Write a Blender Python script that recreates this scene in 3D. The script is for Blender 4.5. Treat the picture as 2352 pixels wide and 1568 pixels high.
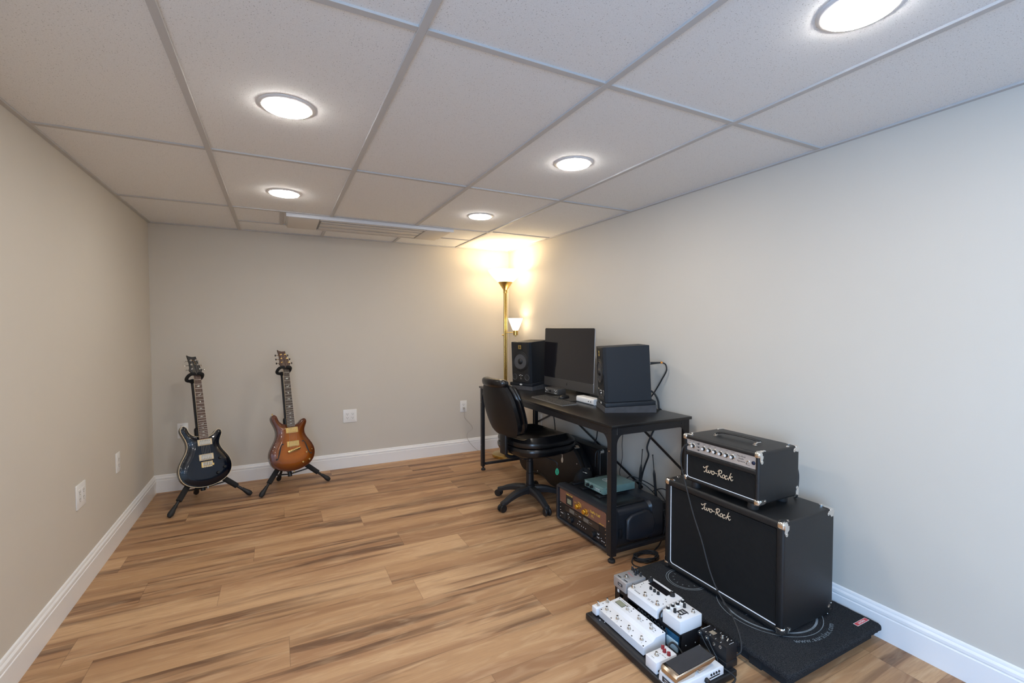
import bpy, bmesh, math, random
from math import sin, cos, pi, radians, atan2, sqrt, hypot
from mathutils import Vector, Matrix, Euler
from mathutils.geometry import delaunay_2d_cdt

random.seed(7)
for o in list(bpy.data.objects):
    bpy.data.objects.remove(o, do_unlink=True)
SC = bpy.context.scene
COL = SC.collection

# ------------------------------------------------------------------ camera
CAM = Vector((0.8527, -4.3068, 1.2559))
cR = Vector((0.8905, -0.4550, -0.0011)); cU = Vector((0.0151, 0.0272, 0.9995)); cF = Vector((0.4547, 0.8901, -0.0311))
cam_d = bpy.data.cameras.new('camera'); cam = bpy.data.objects.new('camera', cam_d); COL.objects.link(cam)
cam_d.sensor_width = 36.0; cam_d.sensor_fit = 'HORIZONTAL'; cam_d.lens = 1053.14 / 2352 * 36.0
cam_d.clip_start = 0.02
mw = Matrix((cR, cU, -cF)).transposed().to_4x4(); mw.translation = CAM
cam.matrix_world = mw
SC.camera = cam

# ------------------------------------------------------------------ world, exposure
w = bpy.data.worlds.new('world'); SC.world = w; w.use_nodes = True
bg = w.node_tree.nodes['Background']
sky = w.node_tree.nodes.new('ShaderNodeTexSky'); sky.sky_type = 'NISHITA'; sky.sun_disc = False
sky.sun_elevation = radians(35); sky.sun_rotation = radians(200)
w.node_tree.links.new(sky.outputs['Color'], bg.inputs['Color'])
bg.inputs['Strength'].default_value = 0.35
vs = SC.view_settings
vs.view_transform = 'Standard'; vs.look = 'None'; vs.gamma = 1.0; vs.use_curve_mapping = False
vs.exposure = 0.50
DAY = 64.0          # watts of daylight through the window behind the camera
LED = 66.0          # emission of the ceiling lights

# room constants (metres)
H = 2.0388; W = 3.0139; YF = -6.9          # ceiling height, width, wall behind the camera
TX = [-0.02, 0.5926, 1.2048, 1.8168, 2.4306]
TY = [-0.80, -1.8738, -3.0957, -4.318, -5.54, -6.76]

def area(name, loc, rot, sx, sy, power, col):
    l = bpy.data.lights.new(name, 'AREA'); l.shape = 'RECTANGLE'; l.size = sx; l.size_y = sy
    l.energy = power; l.color = col
    o = bpy.data.objects.new(name, l); COL.objects.link(o); o.location = loc; o.rotation_euler = rot
    return o
# daylight entering by the window in the left wall, behind the camera
area('window_daylight', (0.03, -5.55, 1.15), (0, radians(-90), 0), 1.3, 1.5, DAY, (0.21, 0.52, 1.0))

# ------------------------------------------------------------------ node helpers
class N:
    def __init__(s, name):
        s.m = bpy.data.materials.new(name); s.m.use_nodes = True
        s.t = s.m.node_tree; s.b = s.t.nodes['Principled BSDF']; s.x = 0
    def n(s, kind, **kw):
        nd = s.t.nodes.new(kind); s.x -= 40; nd.location = (s.x, 0)
        for k, v in kw.items():
            if k.startswith('i_'):
                key = k[2:]; key = int(key) if key.isdigit() else key.replace('_', ' ')
                s.set(nd.inputs[key], v)
            else: setattr(nd, k, v)
        return nd
    def set(s, sock, v):
        if hasattr(v, 'is_linked') or isinstance(v, bpy.types.NodeSocket): s.t.links.new(v, sock)
        else: sock.default_value = v
    def math(s, op, a, b=0.0, c=0.0, clamp=False):
        nd = s.n('ShaderNodeMath', operation=op, use_clamp=clamp)
        s.set(nd.inputs[0], a); s.set(nd.inputs[1], b); s.set(nd.inputs[2], c); return nd.outputs[0]
    def pos(s, kind='Object'):
        return s.n('ShaderNodeTexCoord').outputs[kind]
    def sep(s, v):
        nd = s.n('ShaderNodeSeparateXYZ'); s.set(nd.inputs[0], v); return nd.outputs
    def comb(s, x, y, z):
        nd = s.n('ShaderNodeCombineXYZ')
        for i, v in enumerate((x, y, z)): s.set(nd.inputs[i], v)
        return nd.outputs[0]
    def noise(s, vec, scale=5.0, detail=2.0, rough=0.5, dist=0.0):
        nd = s.n('ShaderNodeTexNoise'); s.set(nd.inputs['Vector'], vec)
        s.set(nd.inputs['Scale'], scale); nd.inputs['Detail'].default_value = detail
        nd.inputs['Roughness'].default_value = rough; nd.inputs['Distortion'].default_value = dist
        return nd.outputs['Fac']
    def ramp(s, fac, stops, interp='LINEAR'):
        nd = s.n('ShaderNodeValToRGB'); nd.color_ramp.interpolation = interp
        e = nd.color_ramp.elements
        while len(e) < len(stops): e.new(0.5)
        for i, (p, c) in enumerate(stops):
            e[i].position = p; e[i].color = c if len(c) == 4 else (*c, 1)
        s.set(nd.inputs[0], fac); return nd.outputs[0]
    def mix(s, fac, a, b, mode='MIX'):
        nd = s.n('ShaderNodeMix', data_type='RGBA', blend_type=mode)
        s.set(nd.inputs[0], fac)
        s.set(nd.inputs[6], a if not isinstance(a, tuple) else (*a[:3], 1)); s.set(nd.inputs[7], b if not isinstance(b, tuple) else (*b[:3], 1))
        return nd.outputs[2]
    def bump(s, h, strength=0.3, dist=0.001):
        nd = s.n('ShaderNodeBump'); s.set(nd.inputs['Height'], h)
        nd.inputs['Strength'].default_value = strength; nd.inputs['Distance'].default_value = dist
        s.t.links.new(nd.outputs[0], s.b.inputs['Normal'])
    def out(s, **kw):
        for k, v in kw.items():
            key = k.replace('_', ' ')
            if isinstance(v, tuple) and len(v) == 3: v = (*v, 1)
            s.set(s.b.inputs[key], v)
        return s.m

def simple(name, col, rough=0.5, metal=0.0, coat=0.0, bump=None, var=0.0, spec=0.5):
    s = N(name)
    s.out(Roughness=rough, Metallic=metal)
    s.b.inputs['Specular IOR Level'].default_value = spec
    s.b.inputs['Coat Weight'].default_value = coat; s.b.inputs['Coat Roughness'].default_value = 0.04
    p = s.pos()
    if var:
        f = s.noise(p, 35.0, 3.0)
        s.set(s.b.inputs['Base Color'], s.mix(f, tuple(c * (1 - var) for c in col), tuple(min(1, c * (1 + var)) for c in col)))
    else:
        s.b.inputs['Base Color'].default_value = (*col, 1)
    if bump:
        s.bump(s.noise(p, bump[0], 2.0), bump[1], bump[2] if len(bump) > 2 else 0.001)
    return s.m

def emit(name, col, strength):
    s = N(name); s.out(Base_Color=col)
    s.b.inputs['Emission Color'].default_value = (*col, 1); s.b.inputs['Emission Strength'].default_value = strength
    return s.m

# ------------------------------------------------------------------ materials
def wall_mat():
    s = N('wall_paint'); p = s.pos('Object')
    n = s.noise(p, 2.2, 3.0)
    c = s.mix(n, (0.62, 0.576, 0.505), (0.65, 0.606, 0.535))
    s.bump(s.noise(p, 260.0, 3.0), 0.12, 0.001)
    return s.out(Base_Color=c, Roughness=0.62)

def floor_mat():
    s = N('laminate_planks'); p = s.pos('Object'); x, y, z = s.sep(p)
    wd, ln = 0.188, 1.22
    v = s.math('DIVIDE', s.math('ADD', y, 0.009), wd)
    row = s.math('FLOOR', v)
    wr = s.n('ShaderNodeTexWhiteNoise', noise_dimensions='1D'); s.set(wr.inputs['W'], row)
    xo = s.math('ADD', x, s.math('MULTIPLY', wr.outputs['Value'], 7.3))
    u = s.math('DIVIDE', xo, ln); colm = s.math('FLOOR', u)
    wn = s.n('ShaderNodeTexWhiteNoise', noise_dimensions='2D'); s.set(wn.inputs['Vector'], s.comb(colm, row, 0))
    r1 = wn.outputs['Value']; rc = s.sep(wn.outputs['Color'])
    off = s.math('MULTIPLY', r1, 40.0)
    # broad colour zones, stretched along the plank
    a = s.noise(s.comb(s.math('ADD', s.math('MULTIPLY', x, 0.75), off), s.math('MULTIPLY', y, 8.0), off), 1.0, 2.0, 0.5, 0.4)
    b = s.noise(s.comb(s.math('ADD', s.math('MULTIPLY', x, 0.9), off), s.math('MULTIPLY', y, 17.0), s.math('MULTIPLY', rc[1], 30)), 1.0, 3.0, 0.55, 0.5)
    g = s.noise(s.comb(s.math('MULTIPLY', x, 6.0), s.math('MULTIPLY', y, 210.0), off), 1.0, 3.0, 0.6)
    sw = s.noise(s.comb(s.math('MULTIPLY', x, 4.0), s.math('MULTIPLY', y, 22.0), off), 1.0, 2.0, 0.5, 1.5)
    light = s.mix(rc[0], (0.46, 0.262, 0.126), (0.60, 0.375, 0.200))
    mid = s.mix(rc[2], (0.30, 0.150, 0.070), (0.40, 0.215, 0.105))
    c = s.mix(s.ramp(a, [(0.42, (0, 0, 0)), (0.60, (1, 1, 1))]), light, mid)
    st = s.ramp(b, [(0.535, (0, 0, 0)), (0.560, (0.62, 0.62, 0.62)), (0.60, (0.7, 0.7, 0.7)), (0.63, (1, 1, 1))])
    gate = s.ramp(a, [(0.36, (0.12, 0.12, 0.12)), (0.55, (1, 1, 1))])
    stg = s.mix(1.0, st, gate, 'MULTIPLY')
    c = s.mix(s.math('MULTIPLY', stg, 0.85), c, (0.110, 0.050, 0.025))
    c = s.mix(s.math('MULTIPLY', s.ramp(g, [(0.42, (0, 0, 0)), (0.72, (1, 1, 1))]), 0.30), c, (0.30, 0.16, 0.075))
    c = s.mix(s.math('MULTIPLY', s.ramp(sw, [(0.5, (0, 0, 0)), (0.8, (1, 1, 1))]), 0.32), c, (0.78, 0.56, 0.34))
    fl = s.noise(s.comb(s.math('MULTIPLY', x, 26.0), s.math('MULTIPLY', y, 420.0), off), 1.0, 2.0, 0.6)
    c = s.mix(s.math('MULTIPLY', s.ramp(fl, [(0.50, (0, 0, 0)), (0.72, (1, 1, 1))]), 0.30), c, (0.30, 0.165, 0.085))
    # small knots
    vo = s.n('ShaderNodeTexVoronoi'); s.set(vo.inputs['Vector'], s.comb(s.math('MULTIPLY', x, 1.6), s.math('MULTIPLY', y, 5.0), 0)); vo.inputs['Scale'].default_value = 1.0
    kn = s.ramp(vo.outputs['Distance'], [(0.0, (1, 1, 1)), (0.07, (0, 0, 0))])
    c = s.mix(s.math('MULTIPLY', kn, 0.6), c, (0.15, 0.065, 0.03))
    # joints
    fv = s.math('FRACT', v); fu = s.math('FRACT', u)
    ev = s.math('LESS_THAN', s.math('MINIMUM', fv, s.math('SUBTRACT', 1.0, fv)), 0.0045)
    eu = s.math('LESS_THAN', s.math('MINIMUM', fu, s.math('SUBTRACT', 1.0, fu)), 0.0008)
    e = s.math('MAXIMUM', ev, eu)
    c = s.mix(s.math('MULTIPLY', e, 0.55), c, (0.13, 0.07, 0.035))
    s.bump(s.math('SUBTRACT', s.math('MULTIPLY', g, 0.12), e), 0.25, 0.0006)
    rg = s.math('ADD', 0.42, s.math('MULTIPLY', g, 0.12))
    return s.out(Base_Color=c, Roughness=rg)

def tile_mat():
    s = N('acoustic_tile'); p = s.pos('Object'); x, y, z = s.sep(p)
    vo = s.n('ShaderNodeTexVoronoi'); s.set(vo.inputs['Vector'], p); vo.inputs['Scale'].default_value = 135.0
    wob = s.noise(p, 210.0, 2.0)
    d = s.math('ADD', vo.outputs['Distance'], s.math('MULTIPLY', s.math('SUBTRACT', wob, 0.5), 0.35))
    rnd = s.sep(vo.outputs['Color'])[0]
    hole = s.math('MULTIPLY', s.ramp(d, [(0.10, (1, 1, 1)), (0.24, (0, 0, 0))]), s.math('GREATER_THAN', rnd, 0.35))
    fine = s.noise(p, 330.0, 3.0, 0.7)
    pit = s.ramp(fine, [(0.36, (1, 1, 1)), (0.46, (0, 0, 0))])
    f = s.math('MAXIMUM', s.math('MULTIPLY', hole, 0.58), s.math('MULTIPLY', pit, 0.26))
    c = s.mix(f, (0.86, 0.865, 0.865), (0.30, 0.29, 0.28))
    s.bump(s.math('SUBTRACT', 1.0, f), 0.3, 0.001)
    return s.out(Base_Color=c, Roughness=0.9)

M = {}
M['wall'] = wall_mat(); M['floor'] = floor_mat(); M['tile'] = tile_mat()
M['grid'] = simple('grid_paint', (0.57, 0.56, 0.55), 0.55, spec=0.2)
M['trim'] = simple('trim_paint', (0.88, 0.87, 0.86), 0.32)
M['white_plastic'] = simple('white_plastic', (0.84, 0.83, 0.81), 0.3)
M['ac_plastic'] = simple('ac_plastic', (0.66, 0.62, 0.565), 0.4)
M['ac_edge'] = simple('ac_edge', (0.66, 0.67, 0.70), 0.35)
M['slot'] = simple('slot_dark', (0.02, 0.02, 0.02), 0.6)
M['grey_slot'] = simple('grey_vane', (0.30, 0.29, 0.28), 0.5)
M['led'] = emit('led_lens', (1.0, 0.95, 0.88), LED)
M['brass'] = simple('brushed_brass', (0.60, 0.42, 0.14), 0.27, 1.0)
M['black_metal'] = simple('black_powder_coat', (0.010, 0.010, 0.012), 0.45, bump=(700, 0.1))
M['desk_top'] = simple('black_desk_board', (0.010, 0.009, 0.009), 0.29, 0.0, var=0.25, bump=(260, 0.12))
M['leather'] = simple('black_leather', (0.006, 0.006, 0.007), 0.25, 0.0, bump=(420, 0.2), spec=0.5)
M['black_plastic'] = simple('black_plastic', (0.009, 0.0095, 0.011), 0.42)
M['grey_plastic'] = simple('worn_black_plastic', (0.018, 0.019, 0.022), 0.5, bump=(300, 0.15))
M['rubber'] = simple('rubber', (0.013, 0.013, 0.014), 0.6)
M['foam'] = simple('black_foam', (0.014, 0.014, 0.015), 0.9, bump=(900, 0.5))
M['gfoam'] = simple('charcoal_foam', (0.065, 0.065, 0.07), 0.95, bump=(700, 0.6), var=0.3)
M['chrome'] = simple('chrome', (0.83, 0.81, 0.78), 0.13, 1.0)
M['nickel'] = simple('nickel', (0.70, 0.66, 0.60), 0.22, 1.0)
M['gold'] = simple('gold_plate', (0.86, 0.58, 0.22), 0.22, 1.0)
M['black_box'] = simple('speaker_vinyl', (0.012, 0.015, 0.020), 0.55, bump=(500, 0.15), spec=0.35)
M['baffle'] = simple('speaker_baffle', (0.012, 0.012, 0.013), 0.5)
M['cone'] = simple('woofer_cone', (0.075, 0.075, 0.08), 0.35, bump=(600, 0.1))
M['gold_mark'] = simple('gold_mark', (0.75, 0.50, 0.12), 0.35, 0.6)
M['gunmetal'] = simple('gunmetal', (0.16, 0.155, 0.15), 0.35, 0.6)
M['screen'] = simple('screen_glass', (0.012, 0.011, 0.013), 0.07, spec=0.5)
M['space_grey'] = simple('space_grey', (0.085, 0.080, 0.076), 0.38, 0.4)
M['alu'] = simple('aluminium_edge', (0.55, 0.55, 0.56), 0.3, 0.9)
M['key'] = simple('key_black', (0.05, 0.048, 0.046), 0.5)
M['keyb'] = simple('keyboard_base', (0.14, 0.13, 0.12), 0.5)
M['mark'] = simple('white_print', (0.78, 0.78, 0.76), 0.5)
M['dark_print'] = simple('dark_print', (0.03, 0.03, 0.035), 0.5)
M['red_print'] = simple('red_print', (0.62, 0.05, 0.06), 0.5)
M['tolex'] = simple('black_tolex', (0.009, 0.0095, 0.0105), 0.45, bump=(520, 0.55, 0.0012), var=0.2)
M['piping'] = simple('white_piping', (0.82, 0.83, 0.85), 0.4)
M['logo_cream'] = simple('cream_metal_logo', (0.85, 0.70, 0.52), 0.3, 0.5)
M['panel_silver'] = simple('silver_panel', (0.68, 0.65, 0.62), 0.32, 0.55)
M['pedal_white'] = simple('pedal_white', (0.80, 0.81, 0.83), 0.32, coat=0.2)
M['pedal_grey'] = simple('pedal_grey', (0.46, 0.46, 0.47), 0.35, 0.5, bump=(900, 0.2))
M['lcd'] = simple('lcd_green', (0.26, 0.27, 0.19), 0.25)
M['red_knob'] = simple('oxblood_knob', (0.27, 0.022, 0.028), 0.22)
M['cream'] = simple('cream_plastic', (0.84, 0.80, 0.70), 0.4)
M['tread_chrome'] = simple('treadle_chrome', (0.62, 0.53, 0.44), 0.16, 1.0)
M['teal'] = simple('teal_enamel', (0.20, 0.335, 0.315), 0.32, 0.25, bump=(300, 0.08), var=0.1)
M['bronze'] = simple('bronze_panel', (0.27, 0.135, 0.095), 0.38, 0.35)
M['brass_knob'] = simple('gold_knob', (0.85, 0.48, 0.06), 0.26, 0.9)
M['yellow_print'] = simple('yellow_print', (0.85, 0.56, 0.07), 0.4)
M['smoke'] = simple('display_smoke', (0.035, 0.026, 0.022), 0.12)
M['display_grey'] = simple('display_grey', (0.16, 0.15, 0.13), 0.2)
M['case_brown'] = simple('case_tolex_brown', (0.018, 0.013, 0.010), 0.5, bump=(500, 0.3))
M['case_black'] = simple('case_vinyl', (0.006, 0.006, 0.007), 0.4, bump=(500, 0.3))
M['stitch'] = simple('stitch_white', (0.6, 0.6, 0.58), 0.7)
M['green_tag'] = simple('green_tag', (0.02, 0.36, 0.17), 0.4)
M['tan'] = simple('tan_leather', (0.62, 0.42, 0.26), 0.6)
M['blue_box'] = simple('blue_anodised', (0.01, 0.085, 0.18), 0.3, 0.3)
M['sky_box'] = simple('pale_blue_panel', (0.45, 0.62, 0.72), 0.35)
M['orange'] = simple('orange_band', (0.72, 0.26, 0.02), 0.5)
M['white_cord'] = simple('cord_grey_white', (0.46, 0.42, 0.38), 0.5)
M['clear_cable'] = simple('patch_cable_grey', (0.05, 0.055, 0.06), 0.18, 0.3)
M['back_vinyl'] = simple('chair_back_vinyl', (0.010, 0.009, 0.009), 0.5, bump=(420, 0.2), spec=0.35)
M['case_plastic'] = simple('moulded_plastic', (0.020, 0.022, 0.027), 0.36, bump=(400, 0.12))
M['port_lip'] = simple('port_lip', (0.06, 0.06, 0.062), 0.3)
M['rosewood'] = simple('rosewood', (0.085, 0.040, 0.028), 0.45, var=0.35)
M['rosewood_dark'] = simple('dark_rosewood', (0.038, 0.022, 0.016), 0.45, var=0.35)
M['neck_wood'] = simple('mahogany', (0.13, 0.05, 0.025), 0.25, coat=0.5)
M['pearl'] = simple('pearl_inlay', (0.72, 0.78, 0.72), 0.22)
M['ivory'] = simple('ivory_binding', (0.80, 0.66, 0.44), 0.35)
M['glass'] = None

def grille_mat():
    s = N('grille_cloth'); p = s.pos('Object'); x, y, z = s.sep(p)
    d = s.math('ADD', s.math('MULTIPLY', y, -0.75), z)
    wv = s.math('SINE', s.math('MULTIPLY', d, 2 * pi / 0.0072))
    fine = s.math('SINE', s.math('MULTIPLY', s.math('SUBTRACT', y, z), 2 * pi / 0.0022))
    f = s.math('MULTIPLY', s.math('ADD', wv, 1.0), 0.5)
    c = s.mix(f, (0.003, 0.003, 0.0035), (0.020, 0.019, 0.018))
    s.bump(s.math('ADD', f, s.math('MULTIPLY', fine, 0.2)), 0.6, 0.001)
    s.b.inputs['Specular IOR Level'].default_value = 0.2
    return s.out(Base_Color=c, Roughness=0.8)
M['grille'] = grille_mat()

def carpet_mat():
    s = N('charcoal_carpet'); p = s.pos('Object')
    a = s.noise(p, 380.0, 4.0, 0.75); b = s.noise(p, 90.0, 3.0, 0.6)
    f = s.ramp(a, [(0.40, (0, 0, 0)), (0.66, (1, 1, 1))])
    c = s.mix(f, (0.010, 0.011, 0.012), (0.095, 0.098, 0.105))
    c = s.mix(s.math('MULTIPLY', b, 0.6), c, (0.012, 0.013, 0.016))
    s.b.inputs['Specular IOR Level'].default_value = 0.1
    s.bump(a, 0.9, 0.004)
    return s.out(Base_Color=c, Roughness=0.95)
M['carpet'] = carpet_mat()

def tread_mat():
    s = N('ribbed_rubber'); p = s.pos('Object'); x, y, z = s.sep(p)
    f = s.math('MULTIPLY', s.math('ADD', s.math('SINE', s.math('MULTIPLY', y, 2 * pi / 0.0028)), 1.0), 0.5)
    c = s.mix(f, (0.012, 0.012, 0.014), (0.05, 0.05, 0.056))
    s.bump(f, 0.8, 0.001)
    return s.out(Base_Color=c, Roughness=0.55)
M['tread'] = tread_mat()

def guitar_mat(name, edge, centre, figure=0.0):
    s = N(name); at = s.n('ShaderNodeAttribute', attribute_name='burst')
    f = at.outputs['Fac']; p = s.pos('Object')
    c = s.mix(f, edge, centre)
    if figure:
        x, y, z = s.sep(p)
        n = s.noise(s.comb(s.math('MULTIPLY', x, 9.0), s.math('MULTIPLY', y, 110.0), 0), 1.0, 2.0, 0.5, 0.8)
        c = s.mix(s.math('MULTIPLY', n, figure), c, tuple(k * 0.45 for k in centre))
    s.b.inputs['Coat Weight'].default_value = 0.45; s.b.inputs['Coat Roughness'].default_value = 0.03
    s.b.inputs['Specular IOR Level'].default_value = 0.25
    return s.out(Base_Color=c, Roughness=0.22)
M['blue_lacquer'] = guitar_mat('deep_blue_lacquer', (0.0015, 0.002, 0.005), (0.002, 0.010, 0.028), 0.35)
M['burst_lacquer'] = guitar_mat('amber_burst_lacquer', (0.050, 0.008, 0.004), (0.46, 0.13, 0.008), 0.4)

def shade_mat():
    s = N('frosted_lamp_glass')
    s.b.inputs['Emission Color'].default_value = (1.0, 0.78, 0.48, 1); s.b.inputs['Emission Strength'].default_value = 5.5
    return s.out(Base_Color=(0.92, 0.88, 0.80), Roughness=0.35)
M['lamp_glass'] = shade_mat()
def shade_mat2():
    s = N('frosted_side_glass'); x, y, z = s.sep(s.pos('Object'))
    s.b.inputs['Emission Color'].default_value = (1.0, 0.84, 0.60, 1)
    s.set(s.b.inputs['Emission Strength'], 2.2)
    s.b.inputs['Transmission Weight'].default_value = 0.25
    return s.out(Base_Color=(0.9, 0.85, 0.76), Roughness=0.4)
M['side_glass'] = shade_mat2()
gm = N('window_glass'); gm.b.inputs['Transmission Weight'].default_value = 1.0; M['glass'] = gm.out(Roughness=0.0, Base_Color=(0.95, 0.97, 1.0))

# ------------------------------------------------------------------ mesh helpers
I4 = Matrix.Identity(4)
class MB:
    """collects shapes into one mesh; a material name per shape"""
    def __init__(s, X=None):
        s.bm = bmesh.new(); s.mats = []; s.X = X or I4.copy(); s.burst = None
    def mi(s, m):
        if m not in s.mats: s.mats.append(m)
        return s.mats.index(m)
    def add(s, verts, faces, m, X=None):
        T = s.X @ (X or I4); k = s.mi(m)
        vs_ = [s.bm.verts.new(T @ Vector(v)) for v in verts]
        for f in faces:
            try: fc = s.bm.faces.new([vs_[i] for i in f]); fc.material_index = k; fc.smooth = True
            except ValueError: pass
        return vs_
    def box(s, c, size, m, bev=0.0, seg=2, X=None):
        b = bmesh.new(); bmesh.ops.create_cube(b, size=1.0)
        for v in b.verts: v.co = Vector((v.co.x * size[0], v.co.y * size[1], v.co.z * size[2]))
        if bev > 0:
            bmesh.ops.bevel(b, geom=b.edges[:], offset=min(bev, min(size) * 0.49), segments=seg, profile=0.5, affect='EDGES')
        b.verts.index_update(); vv = [v.co + Vector(c) for v in b.verts]; ff = [[v.index for v in f.verts] for f in b.faces]; b.free()
        return s.add(vv, ff, m, X)
    def box2(s, a, b, m, bev=0.0, seg=2, X=None):
        c = [(a[i] + b[i]) / 2 for i in range(3)]; sz = [abs(b[i] - a[i]) for i in range(3)]
        return s.box(c, sz, m, bev, seg, X)
    def lathe(s, prof, m, X=None, seg=32, cap=True):
        vv, ff = [], []
        for (r, z) in prof:
            for k in range(seg): vv.append((r * cos(2 * pi * k / seg), r * sin(2 * pi * k / seg), z))
        for i in range(len(prof) - 1):
            for k in range(seg):
                a = i * seg + k; b = i * seg + (k + 1) % seg
                ff.append((a, b, b + seg, a + seg))
        if cap:
            ff.append(tuple(range(seg - 1, -1, -1))); n = (len(prof) - 1) * seg; ff.append(tuple(range(n, n + seg)))
        return s.add(vv, ff, m, X)
    def cyl(s, p0, p1, r0, m, r1=None, seg=20, bev=0.0):
        p0 = Vector(p0); p1 = Vector(p1); d = p1 - p0; L = d.length
        X = Matrix.Translation(p0) @ d.to_track_quat('Z', 'Y').to_matrix().to_4x4()
        r1 = r0 if r1 is None else r1
        if bev: prof = [(r0 - bev, 0), (r0, bev), (r1, L - bev), (r1 - bev, L)]
        else: prof = [(r0, 0), (r1, L)]
        return s.lathe(prof, m, X, seg)
    def tube(s, pts, r, m, seg=10, smooth=0, closed=False, rf=None):
        P = [Vector(p) for p in pts]
        if smooth: P = spline(P, smooth, closed)
        n = len(P); vv, ff = [], []
        up = None
        for i, p in enumerate(P):
            if closed: t = (P[(i + 1) % n] - P[i - 1])
            else: t = (P[min(i + 1, n - 1)] - P[max(i - 1, 0)])
            t.normalize()
            if up is None:
                a = Vector((0, 0, 1)) if abs(t.z) < 0.9 else Vector((1, 0, 0))
                up = (a - t * a.dot(t)).normalized()
            else:
                up = (up - t * up.dot(t)); up = up.normalized() if up.length > 1e-6 else t.orthogonal().normalized()
            sd = t.cross(up); rr = r if rf is None else rf(i / max(1, n - 1))
            for k in range(seg):
                a = 2 * pi * k / seg; vv.append(p + (up * cos(a) + sd * sin(a)) * rr)
        m_ = n if closed else n - 1
        for i in range(m_):
            for k in range(seg):
                a = i * seg + k; b = i * seg + (k + 1) % seg; j = ((i + 1) % n) * seg
                ff.append((a, b, j + (k + 1) % seg, j + k))
        if not closed:
            ff.append(tuple(range(seg - 1, -1, -1))); q = (n - 1) * seg; ff.append(tuple(range(q, q + seg)))
        return s.add(vv, ff, m)
    def prism(s, poly, z0, z1, m, X=None, bev=0.0, seg=2):
        """2D outline (x, y) extruded along z"""
        b = bmesh.new(); vs_ = [b.verts.new((p[0], p[1], z0)) for p in poly]
        f = b.faces.new(vs_); r = bmesh.ops.extrude_face_region(b, geom=[f])
        for v in [g for g in r['geom'] if isinstance(g, bmesh.types.BMVert)]: v.co.z = z1
        bmesh.ops.recalc_face_normals(b, faces=b.faces[:])
        if bev > 0:
            ed = [e for e in b.edges if abs(e.verts[0].co.z - e.verts[1].co.z) < 1e-9]
            bmesh.ops.bevel(b, geom=ed, offset=bev, segments=seg, profile=0.5, affect='EDGES')
        b.verts.index_update(); vv = [v.co.copy() for v in b.verts]; ff = [[v.index for v in f.verts] for f in b.faces]; b.free()
        return s.add(vv, ff, m, X)
    def sph(s, c, r, m, sc=(1, 1, 1), X=None, u=20, v=12):
        b = bmesh.new(); bmesh.ops.create_uvsphere(b, u_segments=u, v_segments=v, radius=1.0)
        b.verts.index_update()
        vv = [Vector((q.co.x * r * sc[0], q.co.y * r * sc[1], q.co.z * r * sc[2])) + Vector(c) for q in b.verts]; ff = [[q.index for q in f.verts] for f in b.faces]; b.free()
        return s.add(vv, ff, m, X)
    def text(s, string, size, m, X, ext=0.0003, align='CENTER', shear=0.0):
        cu = bpy.data.curves.new('t', 'FONT'); cu.body = string; cu.size = size; cu.extrude = ext
        cu.align_x = align; cu.align_y = 'CENTER'; cu.shear = shear; cu.resolution_u = 2
        o = bpy.data.objects.new('t', cu); COL.objects.link(o)
        dg = bpy.context.evaluated_depsgraph_get(); me = bpy.data.meshes.new_from_object(o.evaluated_get(dg))
        vv = [v.co.copy() for v in me.vertices]; ff = [tuple(p.vertices) for p in me.polygons]
        bpy.data.objects.remove(o, do_unlink=True); bpy.data.meshes.remove(me); bpy.data.curves.remove(cu)
        return s.add(vv, ff, m, X)
    def scrib(s, w_, h_, m, X, words=2, ext=0.0003):
        """print too small to read in the photo: uneven marks in word-sized clumps"""
        x = -w_ / 2; k = 0; n = max(4, int(w_ / (h_ * 0.62)))
        for i in range(n):
            g = h_ * 0.46; hh = h_ * (0.80 + 0.20 * ((i * 7 + k) % 3 == 0))
            if words > 1 and i and i % max(2, n // words) == 0: x += w_ / n; continue
            q = i % 3
            s.box((x + w_ / n * 0.3, (hh - h_) / 2, ext / 2), (g * 0.34, hh, ext), m, 0, 1, X)
            if q != 1: s.box((x + w_ / n * 0.3 + g * 0.45, (hh - h_) / 2 + hh * 0.36, ext / 2), (g * 0.5, hh * 0.2, ext), m, 0, 1, X)
            if q != 0: s.box((x + w_ / n * 0.3 + g * 0.45, (hh - h_) / 2 - hh * 0.36, ext / 2), (g * 0.5, hh * 0.2, ext), m, 0, 1, X)
            if q: s.box((x + w_ / n * 0.3 + g * 0.8, (hh - h_) / 2, ext / 2), (g * 0.3, hh * 0.8, ext), m, 0, 1, X)
            x += w_ / n
    def build(s, name, parent=None, angle=35, recalc=True, loc=None):
        if recalc: bmesh.ops.recalc_face_normals(s.bm, faces=s.bm.faces[:])
        me = bpy.data.meshes.new(name); s.bm.to_mesh(me); s.bm.free()
        for m in s.mats: me.materials.append(M[m])
        me.set_sharp_from_angle(angle=radians(angle))
        o = bpy.data.objects.new(name, me); COL.objects.link(o)
        if parent: o.parent = parent
        if loc: o.location = loc
        return o

def spline(P, k, closed=False):
    n = len(P); out = []
    rng = n if closed else n - 1
    for i in range(rng):
        if closed: a, b, c, d = P[i - 1], P[i], P[(i + 1) % n], P[(i + 2) % n]
        else: a, b, c, d = P[max(i - 1, 0)], P[i], P[i + 1], P[min(i + 2, n - 1)]
        for j in range(k):
            t = j / k
            out.append(0.5 * ((2 * b) + (c - a) * t + (2 * a - 5 * b + 4 * c - d) * t * t + (3 * b - a - 3 * c + d) * t ** 3))
    if not closed: out.append(P[-1].copy())
    return out

def rrect(w_, h_, r, seg=5, cx=0, cy=0):
    o = []
    for (sx, sy, a0) in ((1, 1, 0), (-1, 1, pi / 2), (-1, -1, pi), (1, -1, 3 * pi / 2)):
        for k in range(seg + 1):
            a = a0 + (pi / 2) * k / seg
            o.append((cx + sx * (w_ / 2 - r) + r * cos(a), cy + sy * (h_ / 2 - r) + r * sin(a)))
    return o

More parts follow.
